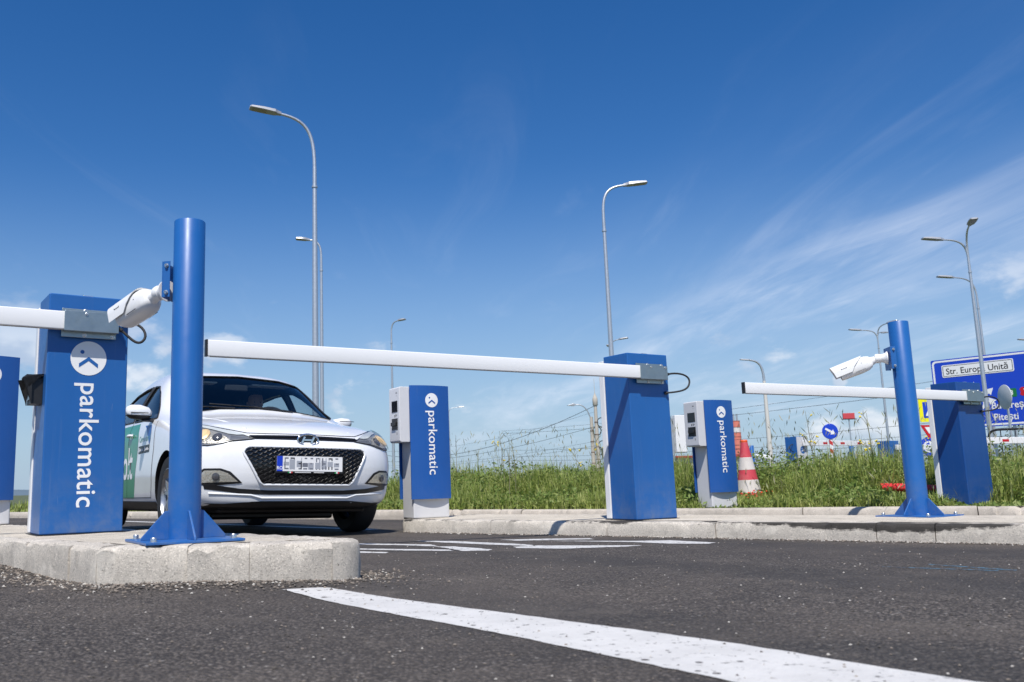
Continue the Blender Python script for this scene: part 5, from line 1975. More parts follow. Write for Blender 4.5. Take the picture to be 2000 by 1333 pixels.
def street_lamp(x, y, zk, heads, label, r0=0.085, r1=0.045, concrete=False, base=-0.2):
    """pole to the knuckle height zk, then one curved arm per head; each head ends at its given point"""
    t = empty('street_lamp', (x, y, base))
    tag(t, label, 'street lamp', 'street lamps')
    pm = mat('pale_concrete_pole', (0.60, 0.58, 0.54), 0.85, 0, 0.08, 3, 0.2, 30) if concrete else STEEL
    zt = zk - base
    pole = MB().tube([(0, 0, 0), (0, 0, zt * .33), (0, 0, zt * .66), (0, 0, zt)], [r0, r0 * .85 + r1 * .15, (r0 + r1) * .5, r1], 14).build('pole', pm, t, smooth=50)
    if not concrete:
        MB().tube([(0, 0, zt - .55), (0, 0, zt - .50)], r1 * 1.45, 14).build('collar', STEEL, pole, smooth=40)
        MB().box((-r0 * .6, -r0 - .006, .8), (r0 * .6, -r0 + .004, 1.25)).build('access_door', STEEL, pole, bevel=.004)
    for (hx, hy, hz) in heads:
        e = Vector((hx - x, hy - y, hz - base))
        d = Vector((e.x, e.y, 0))
        L = d.length
        d.normalize()
        hl = min(.75, L * .48)
        rise = e.z - zt
        hs = e - d * hl - Vector((0, 0, .10 * hl))
        mid = Vector((0, 0, zt)) + Vector((0, 0, rise * .72))
        pts = bez((0, 0, zt - .02), mid, mid * .75 + hs * .25 + Vector((0, 0, rise * .12)), hs, 12)
        arm = MB().tube(pts, [r1 * (.95 - .30 * i / 12) for i in range(13)], 10).build('arm', STEEL, t, smooth=60)
        ax = (e - hs).normalized()
        sdv = ax.cross(Vector((0, 0, 1))).normalized()
        upv = sdv.cross(ax)
        X = Matrix((ax, sdv, upv)).transposed().to_4x4()
        X.translation = hs
        hd = MB()
        prof = [(-.06, .05, .045), (.04, .075, .06), (.10, .13, .062), (hl * .55, .15, .055), (hl * .95, .14, .032), (hl, .10, .018)]
        vs, fs = [], []
        for (u, w, hh) in prof:
            vs += [(u, -w, -.02), (u, -w * .8, hh), (u, w * .8, hh), (u, w, -.02), (u, w * .8, -.035), (u, -w * .8, -.035)]
        for i in range(len(prof) - 1):
            for j in range(6):
                fs.append((i * 6 + j, i * 6 + (j + 1) % 6, i * 6 + 6 + (j + 1) % 6, i * 6 + 6 + j))
        fs += [tuple(range(6)), tuple(range(30, 36))[::-1]]
        h = hd.add(vs, fs, 0, X).build('lamp_head', LAMPG, arm, smooth=35)
        MB().box((hl * .42, -.09, -.043), (hl * .92, .09, -.0355), 0, X).build('led_panel', LEDM, h)
    return t


street_lamp(-2.82, 22, 8.55, [(-4.40, 21.4, 9.98)], 'tall steel street lamp behind the car, its head nearest and highest at left', r0=.09, r1=.052)
street_lamp(-3.99, 33, 9.05, [(-4.95, 32.9, 9.78)], 'steel street lamp just right of the tallest lamp pole above the car')
street_lamp(-2.02, 49, 8.75, [(-1.20, 48.6, 9.50)], 'slender street lamp rising above the left ticket kiosk')
street_lamp(5.56, 26.6, 8.50, [(6.98, 26.6, 9.50)], 'steel street lamp behind the middle barrier with its head turned right', r1=.05)
street_lamp(11.85, 57, 8.5, [(12.95, 56.5, 9.40), (11.55, 56.0, 8.9)], 'small distant street lamp half hidden by the middle barrier lamp pole')
street_lamp(25.83, 68, 7.6, [(24.10, 68, 9.32)], 'white concrete street lamp seen under the right barrier arm', r0=.20, r1=.11, concrete=True)
street_lamp(29.26, 57, 8.9, [(27.45, 57, 9.66), (29.95, 55.6, 9.95), (30.4, 58, 9.55)], 'far street lamp with several arms left of the right camera post')
street_lamp(20.72, 33, 8.35, [(19.05, 33, 9.20), (20.25, 31.6, 9.55)], 'tall two armed street lamp crossing the blue street sign')
street_lamp(26.55, 42, 8.6, [(24.75, 42, 9.70)], 'single armed street lamp standing behind the street sign')
street_lamp(42.0, 60, 8.3, [(40.35, 60, 9.18)], 'street lamp whose dark head enters at the right picture edge')
street_lamp(2.3, 105, 8.6, [(4.15, 105, 9.40)], 'tiny far street lamp whose head peeks out right of the left kiosk')


# ------------------------------------------------------------------ concrete utility poles and cables
def utility_pole(x, y, H, label, cap, lamp=None):
    t = empty('utility_pole', (x, y, -.3))
    tag(t, label, 'utility pole', 'concrete utility poles')
    cm = mat('weathered_concrete', (0.47, 0.43, 0.37), 0.9, 0, 0.2, 2.5, 0.3, 20)
    MB().tube([(0, 0, 0), (0, 0, H * .5), (0, 0, H)], [.19, .16, .125], 14).build('pole', cm, t, smooth=50)
    for z in (.35, .5, .65, .8):
        MB().tube([(0, 0, H * z), (0, 0, H * z + .06)], .17, 14).build('strap', mat('rust', (0.16, 0.10, 0.07), 0.8), t, smooth=40)
    if cap:
        MB().lathe([(.13, H), (.20, H + .08), (.21, H + .55), (.16, H + .70), (.06, H + .95), (.02, H + 1.1), (.012, H + 2.2)], 16).build('pole_head', cm, t, smooth=40)
    for z in (H * .52, H * .80):
        rg = [(.38 + .32 * math.cos(a), -.1, z + .36 * math.sin(a)) for a in [2 * math.pi * i / 20 for i in range(20)]]
        MB().tube(rg, .035, 6, closed=True).build('cable_coil', RUBBER, t, smooth=60)
    if cap:
        MB().box((.30, -.35, H * .36), (.75, -.1, H * .48)).build('meter_box', mat('meter_green', (0.05, 0.09, 0.07), 0.6), t, bevel=.02)
    if lamp:
        pts = bez((0, 0, H - .3), (-.3, 0, H + .9), (-.7, 0, H + 1.05), (-1.3, 0, H + 1.0), 10)
        MB().tube(pts, .045, 8).build('lamp_arm', STEEL, t, smooth=60)
        MB().prism([(-1.9, H + .95), (-1.3, H + .90), (-1.2, H + 1.02), (-1.35, H + 1.12)], -.12, .12, 'y').build('lamp_head', LAMPG, t, bevel=.02)
    return t


utility_pole(13.12, 70, 6.45, 'taller concrete utility pole with a pointed head left of the middle barrier', True)
utility_pole(12.86, 70.6, 5.65, 'shorter concrete utility pole carrying a small street lamp', False, lamp=True)


def cable(a, b, sag, label, r=.02):
    a, b = Vector(a), Vector(b)
    pts = [a.lerp(b, i / 24) - Vector((0, 0, sag * 4 * (i / 24) * (1 - i / 24))) for i in range(25)]
    o = MB().tube(pts, r, 6).build('overhead_cable', RUBBER, smooth=60)
    return tag(o, label, 'cable', 'overhead cables')


for (z0, z1, sag, nm, r) in ((6.15, 8.4, 3.9, 'thick topmost cable sagging left from the concrete poles', .020), (5.7, 6.6, 2.0, 'second cable down between concrete poles and left kiosk', .008),
                             (4.55, 5.2, 1.9, 'third cable down between concrete poles and left kiosk', .014), (3.4, 4.1, 1.2, 'fourth cable down between concrete poles and left kiosk', .008), (3.05, 3.5, .95, 'lowest cable between concrete poles and left kiosk', .008)):
    cable((13.0, 70, z0), (-16, 128, z1), sag, nm, r)
for (z, dz_, nm, r) in ((9.0, .9, 'topmost of the cables crossing the sky at right', .016), (8.55, .3, 'second cable down in the sky at right', .02), (5.75, .25, 'third cable down in the sky at right', .018),
                        (4.75, .2, 'fourth cable down, level with the round arrow sign', .016), (4.15, .1, 'lowest cable at right, over the far barrier', .02)):
    cable((12, 150, z), (62, 46, z + dz_), 1.3, nm, r)


# ------------------------------------------------------------------ street signs
SBLUE = mat('sign_blue', lin((24, 66, 190)), 0.35, 0, 0.04, 0.8)
SWHITE = mat('sign_white', (0.80, 0.80, 0.80), 0.4, 0, 0.02, 2)
SRED = mat('sign_red', lin((190, 24, 34)), 0.4, 0, 0.04, 2)
SGREEN = mat('sign_green', lin((18, 112, 62)), 0.4, 0, 0.04, 2)
SYEL = mat('sign_yellow', lin((238, 232, 20)), 0.4, 0, 0.04, 2)
INK = mat('sign_black', (0.012, 0.012, 0.013), 0.5)

sg = empty('street_sign', (23.95, 42, -.2), math.atan2(-.75, .66))
tag(sg, 'large blue direction sign reading Str. Europa Unită at the right edge', 'sign')
SWID, SZ0, SZ1 = 6.3, 2.52, 5.78


def rrect(x0, z0, x1, z1, r, n=5):
    out = []
    for cx, cz, a in ((x1 - r, z0 + r, -90), (x1 - r, z1 - r, 0), (x0 + r, z1 - r, 90), (x0 + r, z0 + r, 180)):
        out += [(cx + r * math.cos(rad(a + 90 * k / n)), cz + r * math.sin(rad(a + 90 * k / n))) for k in range(n + 1)]
    return out


MB().prism(rrect(0, SZ0, SWID, SZ1, .06), 0, .05, 'y').build('sign_board', SBLUE, sg)
bd_ = MB()
o_, i_ = rrect(.05, SZ0 + .05, SWID - .05, SZ1 - .05, .16), rrect(.13, SZ0 + .13, SWID - .13, SZ1 - .13, .12)
k = len(o_)
bd_.add([(p[0], -.004, p[1]) for p in o_] + [(p[0], -.004, p[1]) for p in i_], [(j, (j + 1) % k, (j + 1) % k + k, j + k) for j in range(k)])
bd_.build('white_border', SWHITE, sg)
npl = MB().prism(rrect(.45, 4.92, 3.40, 5.50, .07), -.012, -.001, 'y').build('name_plate', SWHITE, sg)
o_, i_ = rrect(.49, 4.96, 3.36, 5.46, .05), rrect(.515, 4.985, 3.335, 5.435, .04)
MB().add([(p[0], -.0132, p[1]) for p in o_] + [(p[0], -.0132, p[1]) for p in i_], [(j, (j + 1) % k, (j + 1) % k + k, j + k) for j in range(k)]).build('plate_outline', INK, npl)
XS = lambda u, z: frame((u, -.014, z), (1, 0, 0), (0, 0, 1))
text_obj('lettering', 'Str. Europa Unită', .40, XS(.62, 5.06), INK, npl, sx=.90, bold=.004, extr=.001)
text_obj('lettering', 'București', .43, XS(2.32, 3.30), SWHITE, sg, sx=.88, bold=.006, extr=.001)
text_obj('lettering', 'Pitești', .43, XS(2.36, 2.78), SWHITE, sg, sx=.88, bold=.006, extr=.001)
# roundabout diagram: a ring with three arrows
ra = MB()
cx_, cz_ = 1.72, 3.62
ring_o, ring_i = circle(cx_, cz_, .40, 30), circle(cx_, cz_, .29, 30)
ra.add([(p[0], -.004, p[1]) for p in ring_o] + [(p[0], -.004, p[1]) for p in ring_i], [(j, (j + 1) % 30, (j + 1) % 30 + 30, j + 30) for j in range(30)])
for a, L in ((40, .95), (5, .80), (90, .95), (-90, .95)):
    c_, s2 = math.cos(rad(a)), math.sin(rad(a))
    P_ = lambda u, v: (cx_ + u * c_ - v * s2, -.0045, cz_ + u * s2 + v * c_)
    ra.add([P_(.38, -.055), P_(L - .25, -.055), P_(L - .25, .055), P_(.38, .055)], [(0, 1, 2, 3)])
    if a != -90:
        ra.add([P_(L - .26, -.17), P_(L + .04, 0), P_(L - .26, .17)], [(0, 1, 2)])
tag(ra.build('arrow_diagram', SWHITE, sg, fix=False), None)
g_b = MB().prism(rrect(2.98, 3.78, 3.38, 4.16, .05), -.008, -.001, 'y').build('road_badge', SGREEN, sg)
text_obj('number', '3', .30, frame((3.18, -.009, 3.87), (1, 0, 0), (0, 0, 1)), SWHITE, g_b, 'CENTER', bold=.006)
r_b = MB().prism([(3.50, 3.86), (3.58, 3.80), (4.10, 3.80), (4.18, 3.86), (4.14, 3.98), (4.18, 4.10), (4.10, 4.18), (3.58, 4.18), (3.50, 4.10), (3.54, 3.98)], -.008, -.001, 'y').build('road_badge', SRED, sg)
text_obj('number', '7', .30, frame((3.72, -.009, 3.89), (1, 0, 0), (0, 0, 1)), SWHITE, r_b, 'CENTER', bold=.006)
for u in (.9, 3.1, 5.3):
    MB().tube([(u, .12, 0), (u, .12, SZ1 - .1)], .07, 12).build('sign_leg', STEEL, sg, smooth=50)

# back of a round sign
rs = empty('round_sign', (14.93, 23, -.2), rad(-94))
tag(rs, 'grey back of a round road sign in front of the big blue sign', 'sign')
MB().lathe([(.02, -.012), (.305, -.012), (.32, -.004), (.32, .008), (.305, .012), (.02, .012)], 40, 0, Matrix.Translation((0, 0, 2.42)), 'y').build('disc', mat('sign_back_grey', (0.60, 0.62, 0.62), 0.5, 0.1, 0.12, 6), rs, smooth=35)
MB().tube([(0, .045, 0), (0, .045, 2.7)], .03, 10).build('pole', STEEL, rs, smooth=50)
for z in (2.25, 2.6):
    MB().box((-.09, -.03, z - .02), (.09, .012, z + .02), 0, Matrix.Translation((0, .03, 0))).build('clamp', STEEL, rs)

# sign post with crossing, yield and roundabout plates, mostly hidden
ps = empty('crossing_sign', (16.92, 30, -.2), rad(4))
tag(ps, 'yellow framed crossing sign peeping out between right post and barrier', 'sign')
MB().prism(rrect(-.40, 2.22, .40, 3.02, .05), -.01, .01, 'y').build('board', SYEL, ps)
bb = MB().prism(rrect(-.27, 2.35, .27, 2.89, .02), -.014, -.0105, 'y').build('blue_panel', SBLUE, ps)
MB().prism([(-.2, 2.42), (.2, 2.42), (0, 2.80)], -.017, -.0145, 'y').build('white_triangle', SWHITE, bb)
MB().prism([(-.05, 2.46), (.0, 2.60), (.05, 2.46), (.02, 2.66), (-.02, 2.66)], -.019, -.0172, 'y').build('walking_mark', INK, bb)
MB().tube([(0, .05, 0), (0, .05, 3.0)], .03, 10).build('pole', STEEL, ps, smooth=50)
ys_ = empty('yield_sign', (16.62, 29.7, -.2), rad(4))
tag(ys_, 'red and white yield triangle below the yellow framed sign', 'sign')
MB().prism([(0, 1.62), (.28, 2.10), (-.28, 2.10)], -.01, .01, 'y').build('board', SRED, ys_)
MB().prism([(0, 1.80), (.14, 2.03), (-.14, 2.03)], -.014, -.0105, 'y').build('white_triangle', SWHITE, ys_)
MB().tube([(0, .05, 0), (0, .05, 2.0)], .03, 10).build('pole', STEEL, ys_, smooth=50)
rb = empty('roundabout_sign', (15.60, 28, -.2), rad(6))
tag(rb, 'small round blue roundabout sign below the yield triangle', 'sign')
MB().lathe([(.01, -.01), (.29, -.01), (.29, .01), (.01, .01)], 36, 0, Matrix.Translation((0, 0, 1.33)), 'y').build('disc', SBLUE, rb, smooth=30)
ar = MB()
for q in range(3):
    a0 = rad(90 + 120 * q)
    arcp = [(.15 * math.cos(a0 + rad(80) * j / 8), 1.33 + .15 * math.sin(a0 + rad(80) * j / 8)) for j in range(9)]
    for (p, q2) in zip(arcp, arcp[1:]):
        d_ = Vector((q2[0] - p[0], q2[1] - p[1])).normalized()
        nx_, nz_ = -d_.y * .028, d_.x * .028
        ar.add([(p[0] - nx_, -.0125, p[1] - nz_), (q2[0] - nx_, -.0125, q2[1] - nz_), (q2[0] + nx_, -.0125, q2[1] + nz_), (p[0] + nx_, -.0125, p[1] + nz_)], [(0, 1, 2, 3)])
    e = arcp[-1]
    a1 = a0 + rad(80)
    ar.add([(e[0] + .07 * math.cos(a1), -.0125, e[1] + .07 * math.sin(a1)), (e[0] - .07 * math.cos(a1), -.0125, e[1] - .07 * math.sin(a1)), (e[0] - .11 * math.sin(a1), -.0125, e[1] + .11 * math.cos(a1))], [(0, 1, 2)])
tag(ar.build('arrow_ring', SWHITE, rb, fix=False), None, kind='stuff')
MB().tube([(0, .05, 0), (0, .05, 1.5)], .03, 10).build('pole', STEEL, rb, smooth=50)

# keep-right arrow on a red and white post
kr = empty('keep_right_sign', (8.53, 19, -.2), rad(-4))
tag(kr, 'round blue sign with a white arrow on a red and white post', 'sign')
dk = MB().lathe([(.01, -.008), (.158, -.008), (.165, -.003), (.165, .008), (.01, .008)], 40, 0, Matrix.Translation((0, 0, 1.455)), 'y').build('disc', SBLUE, kr, smooth=35)
Xa = frame((0, -.0095, 1.455), Vector((.86, 0, -.51)), Vector((.51, 0, .86)))
MB().prism([(-.115, -.022), (.03, -.022), (.03, -.06), (.118, 0), (.03, .06), (.03, .022), (-.115, .022)], 0, .002, 'z', 0, Xa).build('arrow', SWHITE, dk)
MB().box((-.035, .01, 0), (.035, .03, 1.29)).build('post', SWHITE, kr)
for z in (.42, .62, .82, 1.02, 1.20):
    MB().prism([(-.035, z), (.035, z - .05), (.035, z + .03), (-.035, z + .08)], .0065, .0095, 'y').build('red_band', SRED, kr)

# ------------------------------------------------------------------ far barriers and posts
def far_gate(loc, rz, arm_len, label, flip=1, face=None):
    t = empty('barrier_gate', loc, rad(rz))
    tag(t, label, 'barrier', 'distant barrier gates with striped arms')
    W_, D_, H_ = .34, .30, 1.19
    MB().box((0, 0, 0), (W_, D_, H_)).build('cabinet', BLUE, t, bevel=.006)
    if face:
        fp = MB().box((.002, -.022, .01), (W_ - .002, -.001, H_ - .01)).build('front_panel', GREY, t, bevel=.004)
        logo(fp, frame((W_ / 2, -.0225, H_ - .30), (1, 0, 0), (0, 0, 1)), .17, BLUE, LETTER)
        text_obj('lettering', 'parkomatic', .115, frame((W_ / 2 - .03, -.0235, H_ - .42), (0, 0, -1), (1, 0, 0)), mat('grey_vinyl', (.22, .24, .28), .5), fp, bold=.001)
    arm = MB().box((W_ * .4, -.10, H_ - .215), (W_ + arm_len, -.05, H_ - .095)).build('boom_arm', WHITE, t, bevel=.008)
    n = int(arm_len / .62)
    for q in range(n):
        x_ = W_ + .45 + q * .62
        MB().box((x_, -.1025, H_ - .178), (x_ + .15, -.1003, H_ - .132)).build('red_patch', SRED, arm)
    MB().tube(bez((0, .1, H_ - .18), (-.17, .08, H_ - .16), (-.17, .08, H_ - .34), (0, .1, H_ - .33), 12), .009, 8).build('cable', RUBBER, t, smooth=60)
    return t


far_gate((8.20, 20, .02), 30, 2.35, 'distant blue and grey barrier left of the round arrow sign', face=True)
far_gate((10.36, 20.2, -.12), 26, 3.2, 'distant blue barrier peeping out left of the right camera post')
far_gate((9.9, 16.6, -.14), 14, 4.2, 'distant barrier with a red striped arm behind the black railing')
for (loc, crz, rz_, lab, lab2) in (((11.77, 25, -.15), 18, 40, 'small distant blue camera post under the red striped arm', 'tiny white camera under the distant red striped arm'),
                                   ((8.26, 23, -.15), -12, 20, 'small distant blue post just right of the traffic cone', 'tiny white camera just right of the traffic cone')):
    pc = copy_tree(P2)
    pc.location = loc
    tag(pc, lab, 'post', 'distant blue camera posts')
    src = [o for o in bpy.data.objects if o.name.startswith('security_camera') and o.type == 'EMPTY'][0]
    cc = copy_tree(src)
    cc.location = (loc[0] + .09, loc[1] - .03, loc[2] + 1.02)
    cc.rotation_euler = (0, 0, rad(crz))
    tag(cc, lab2, 'camera', 'distant white cameras')

# ------------------------------------------------------------------ other street things
# black tube railing at right
rl = empty('railing', (11.25, 18, -.25), rad(-38))
tag(rl, 'black tube railing at the right edge below the street sign', 'railing')
MB().tube([(0, 0, 0), (0, 0, 1.15)] + bez((0, 0, 1.15), (0, 0, 1.36), (.05, 0, 1.40), (.22, 0, 1.40), 8)[1:] + [(3.2, 0, 1.40)], .022, 8).build('frame', CARB, rl, smooth=60)
MB().tube([(.03, 0, .25), (3.2, 0, .25)], .016, 8).build('lower_rail', CARB, rl, smooth=60)
for q in range(12):
    MB().tube([(.22 + .25 * q, 0, .26), (.22 + .25 * q, 0, 1.39)], .009, 6).build('upright', CARB, rl, smooth=60)
for q in range(2):
    MB().box((.72 + 1.1 * q, -.026, 1.375), (.86 + 1.1 * q, -.0225, 1.425)).build('reflector', SRED, rl)

# traffic cone half sunk in the weeds
tcn = empty('traffic_cone', (3.60, 10.2, .06))
tcn.rotation_euler = (0, rad(-1.5), rad(20))
tag(tcn, 'faded red and white traffic cone standing in the weeds', 'cone')
HC, RB, RT = .68, .150, .036
rad_at = lambda z: RB + (RT - RB) * z / HC
CR = mat('cone_red', lin((196, 66, 78)), 0.55, 0, 0.12, 9, dirt=(0.45, 0.30, 0.26), dirt_amt=0.5)
CWH = mat('cone_white', lin((206, 200, 194)), 0.55, 0, 0.10, 9, dirt=(0.35, 0.30, 0.24), dirt_amt=0.55)
MB().lathe([(rad_at(0), 0.02), (rad_at(HC), HC), (RT * .8, HC + .004)], 32).build('cone_body', CR, tcn, smooth=40)
for (z0, z1) in ((.10, .25), (.36, .50)):
    MB().lathe([(rad_at(z0) + .0005, z0), (rad_at(z0) + .003, z0 + .002), (rad_at(z1) + .003, z1 - .002), (rad_at(z1) + .0005, z1)], 32).build('white_band', CWH, tcn, smooth=40)
MB().lathe([(RT * 1.15, HC - .05), (RT * 1.05, HC - .01), (RT * 1.12, HC + .006), (RT * .9, HC + .018), (.004, HC + .020)], 24).build('cone_tip', mat('cone_orange', lin((232, 92, 44)), .5, 0, .05, 8), tcn, smooth=40)
MB().box((-.19, -.19, 0), (.19, .19, .022)).build('cone_foot', RUBBER, tcn, bevel=.01)

# crumpled red corrugated pipe in the grass, two lengths
PIPE = mat('red_plastic', lin((214, 58, 62)), 0.5, 0, 0.12, 12)
for (pts, lab) in (([(4.70, 9.42, .20), (4.86, 9.36, .195), (5.04, 9.28, .18), (5.25, 9.22, .165), (5.45, 9.15, .15)], 'red corrugated plastic pipe lying in the grass behind the right post'),
                   ([(6.20, 8.95, .22), (6.42, 8.85, .25), (6.68, 8.80, .235), (7.1, 8.6, .24)], 'red plastic pipe in the grass at the right picture edge')):
    P_ = [Vector(p) for p in pts]
    dense_ = []
    for a, b in zip(P_, P_[1:]):
        n = int((b - a).length / .009)
        dense_ += [a.lerp(b, i / n) for i in range(n)]
    rr_ = [.038 + .005 * (i % 2) for i in range(len(dense_))]
    o = MB().tube(dense_, rr_, 12).build('plastic_pipe', PIPE, smooth=30)
    tag(o, lab, 'pipe', 'red plastic pipes')

# white meter cabinet on a post
wb_ = empty('meter_cabinet', (4.12, 15, -.15), rad(12))
tag(wb_, 'white metal cabinet on a post between middle barrier and second kiosk', 'cabinet')
MB().box((.02, 0, .92), (.21, .12, 1.55)).build('cabinet', WHITE, wb_, bevel=.006)
MB().box((.012, -.012, .93), (.205, -.001, 1.545)).build('door', WHITE, wb_, bevel=.004)
MB().tube([(-.01, .06, 0), (-.01, .06, 1.50)], .022, 10).build('post', STEEL, wb_, smooth=50)

# red sign on a tall mast
rm_ = empty('mast_sign', (70.7, 150, -.3), rad(-6))
tag(rm_, 'small red board on a tall thin mast in the distance', 'sign')
MB().box((-.95, -.15, 9.9), (.95, .15, 10.85)).build('board', mat('board_red', lin((196, 70, 78)), .5), rm_, bevel=.03)
MB().box((-1.1, -.3, 9.78), (1.2, .3, 9.88)).build('shelf', BLACK, rm_)
MB().tube([(0, 0, 0), (0, 0, 9.8)], .11, 8).build('mast', STEEL, rm_, smooth=50)

# striped chimney on the horizon
ch = empty('chimney', (223.5, 650, -.5))
tag(ch, 'far red and white banded chimney behind the traffic cone', 'chimney')
CHR, CHW = mat('brick_red', lin((206, 120, 104)), .9, 0, .1, .3), mat('chimney_white', (0.62, 0.60, 0.58), .9, 0, .1, .3)
zz = [0, 15, 21, 24, 30, 33, 37, 41.5]
for q in range(len(zz) - 1):
    r_a, r_b = 3.9 - zz[q] * .024, 3.9 - zz[q + 1] * .024
    MB().lathe([(r_a, zz[q] + .02), (r_b, zz[q + 1] - .02)], 24).build('shaft_band', CHW if q in (0, 5) else CHR, ch, smooth=40)
    MB().lathe([(r_b + .15, zz[q + 1] - .35), (r_b + .15, zz[q + 1])], 24).build('walkway', mat('brick_dark', lin((150, 84, 76)), .9), ch, smooth=40)
for dx_ in (-1.3, 1.2):
    MB().tube([(dx_, 0, 41.5), (dx_, 0, 46.5)], .7, 12).build('flue', STEEL, ch, smooth=50)

# low white house with a red roof
hs = empty('white_house', (31.0, 120, -.4), rad(6))
tag(hs, 'low white building with a red roof edge between middle barrier and kiosk', 'house')
MB().box((0, 0, 0), (11, 7, 3.5)).build('wall', mat('render_white', (0.66, 0.64, 0.60), .9, 0, .08, .5), hs)
MB().prism([(-.4, 3.5), (11.4, 3.5), (11.2, 3.75), (-.2, 3.75)], -.5, 7.5, 'y').build('roof', mat('roof_red', lin((176, 72, 60)), .8, 0, .15, 1), hs)
for q in range(5):
    w_ = MB().box((.9 + 2.1 * q, -.06, 1.2), (1.9 + 2.1 * q, -.005, 2.7)).build('window', mat('window_frame_red', lin((150, 60, 54)), .6), hs)
    MB().box((1.0 + 2.1 * q, -.075, 1.3), (1.8 + 2.1 * q, -.0605, 2.6)).build('pane', SCREEN, w_)


# dark car parked far behind the right camera post
def small_car(loc, rz, col_m, label):
    t = empty('parked_car', loc, rad(rz))
    tag(t, label, 'car')
    side = [(-2.0, .35), (-2.1, .75), (-1.9, .95), (-1.35, 1.0), (-.75, 1.42), (.5, 1.46), (1.35, 1.05), (1.95, .95), (2.1, .7), (2.05, .35)]
    vs, fs = [], []
    n = len(side)
    for w, sc_ in ((-.85, 0), (-.62, 1), (.62, 1), (.85, 0)):
        for (x, z) in side:
            vs.append((x * (1 if sc_ == 0 else .985), w if z < 1.1 or sc_ else w * .80, z if sc_ or z < 1.1 else z - .05))
    for i in range(3):
        for j in range(n):
            fs.append((i * n + j, i * n + (j + 1) % n, (i + 1) * n + (j + 1) % n, (i + 1) * n + j))
    fs += [tuple(range(n)), tuple(range(3 * n, 4 * n))[::-1]]
    MB().add(vs, fs).build('body', col_m, t, smooth=40, bevel=.04)
    MB().prism([(-1.25, 1.02), (-.72, 1.34), (.45, 1.38), (1.15, 1.04)], -.86, .86, 'y').build('windows', SCREEN, t)
    for x in (-1.3, 1.3):
        for y in (-.78, .78):
            MB().lathe([(.2, -.1), (.31, -.09), (.31, .09), (.2, .1)], 20, 0, Matrix.Translation((x, y, .31)), 'y').build('wheel', RUBBER, t, smooth=40)
    return t


small_car((30.2, 60, -.3), 8, mat('dark_car_paint', (0.02, 0.025, 0.04), .25, 0, .05, 3, coat=.6), 'dark car far away, only its roof showing above the weeds')


# ------------------------------------------------------------------ trees and scrub on the horizon
def leaf_cloud(cx, cy, cz, rx, ry, rz, n, size, seed, squash=1.0):
    g = np.random.default_rng(seed)
    nb = 9
    bl = g.normal(size=(nb, 3)) * np.array([rx, ry, rz]) * .42
    rr = g.uniform(.35, .62, nb)
    idx = g.integers(0, nb, n)
    d = g.normal(size=(n, 3))
    d /= np.linalg.norm(d, axis=1)[:, None]
    p = bl[idx] + d * (g.uniform(.45, 1, n) ** .5)[:, None] * rr[idx][:, None] * np.array([rx, ry, rz])
    p += np.array([cx, cy, cz])
    a, b = g.normal(size=(n, 3)), g.normal(size=(n, 3))
    a /= np.linalg.norm(a, axis=1)[:, None]
    b -= a * (a * b).sum(1)[:, None]
    b /= np.linalg.norm(b, axis=1)[:, None]
    s = g.uniform(.5, 1.1, n)[:, None] * size
    V = np.stack([p - a * s, p - b * s * .5, p + a * s, p + b * s * .5], 1).reshape(-1, 3)
    F = np.arange(4 * n).reshape(-1, 4)
    return V, F


def raw_mesh(name, V, F, m, parent=None):
    me = bpy.data.meshes.new(name)
    n = len(F)
    k = F.shape[1]
    me.vertices.add(len(V))
    me.vertices.foreach_set('co', np.asarray(V, dtype=np.float32).ravel())
    me.loops.add(n * k)
    me.loops.foreach_set('vertex_index', F.astype(np.int32).ravel())
    me.polygons.add(n)
    me.polygons.foreach_set('loop_start', np.arange(0, n * k, k, dtype=np.int32))
    me.materials.append(m)
    me.update(calc_edges=True)
    me.validate()
    return link(name, me, parent)


def tree(x, y, H, R, label, leaf, seed, n=1400, cat='tree'):
    t = empty('bush' if cat == 'bush' else 'tree', (x, y, -.3))
    tag(t, label, cat, 'trees and bushes on the horizon')
    tk = MB()
    tk.tube([(0, 0, 0), (.05, 0, H * .3), (.0, .05, H * .62)], [.05 * H * .35, .04 * H * .35, .02 * H * .3], 8)
    r_ = random.Random(seed)
    for q in range(4):
        a = r_.uniform(0, 6.28)
        tk.tube([(0, 0, H * .3), (R * .35 * math.cos(a), R * .35 * math.sin(a), H * .55), (R * .6 * math.cos(a), R * .6 * math.sin(a), H * .75)], [.012 * H, .008 * H, .004 * H], 6)
    tk.build('trunk', mat('bark', (0.12, 0.09, 0.065), .9, 0, .3, 4), t, smooth=60)
    V, F = leaf_cloud(0, 0, H * .60, R, R, H * .42, n, H * .035, seed)
    raw_mesh('crown', V, F, MATS[leaf], t)
    return t


tree(44.5, 66, 3.6, 2.6, 'green tree at the right edge under the street sign', 'tree_leaf', 3)
tree(40.6, 68, 3.0, 2.4, 'rounded green tree behind the black railing', 'tree_leaf', 4)
tree(47.5, 62, 3.9, 2.6, 'green tree cut by the right picture edge', 'tree_leaf', 5)
tree(14.0, 38, 1.75, 1.7, 'brown leafless scrub right of the traffic cone', 'scrub_leaf', 6, 900, 'bush')
tree(16.6, 41, 1.6, 1.5, 'brownish bush behind the white concrete lamp', 'scrub_leaf', 7, 900, 'bush')

# ------------------------------------------------------------------ weeds and long grass on the verge
PB = [np.array(p) for p in pathB]


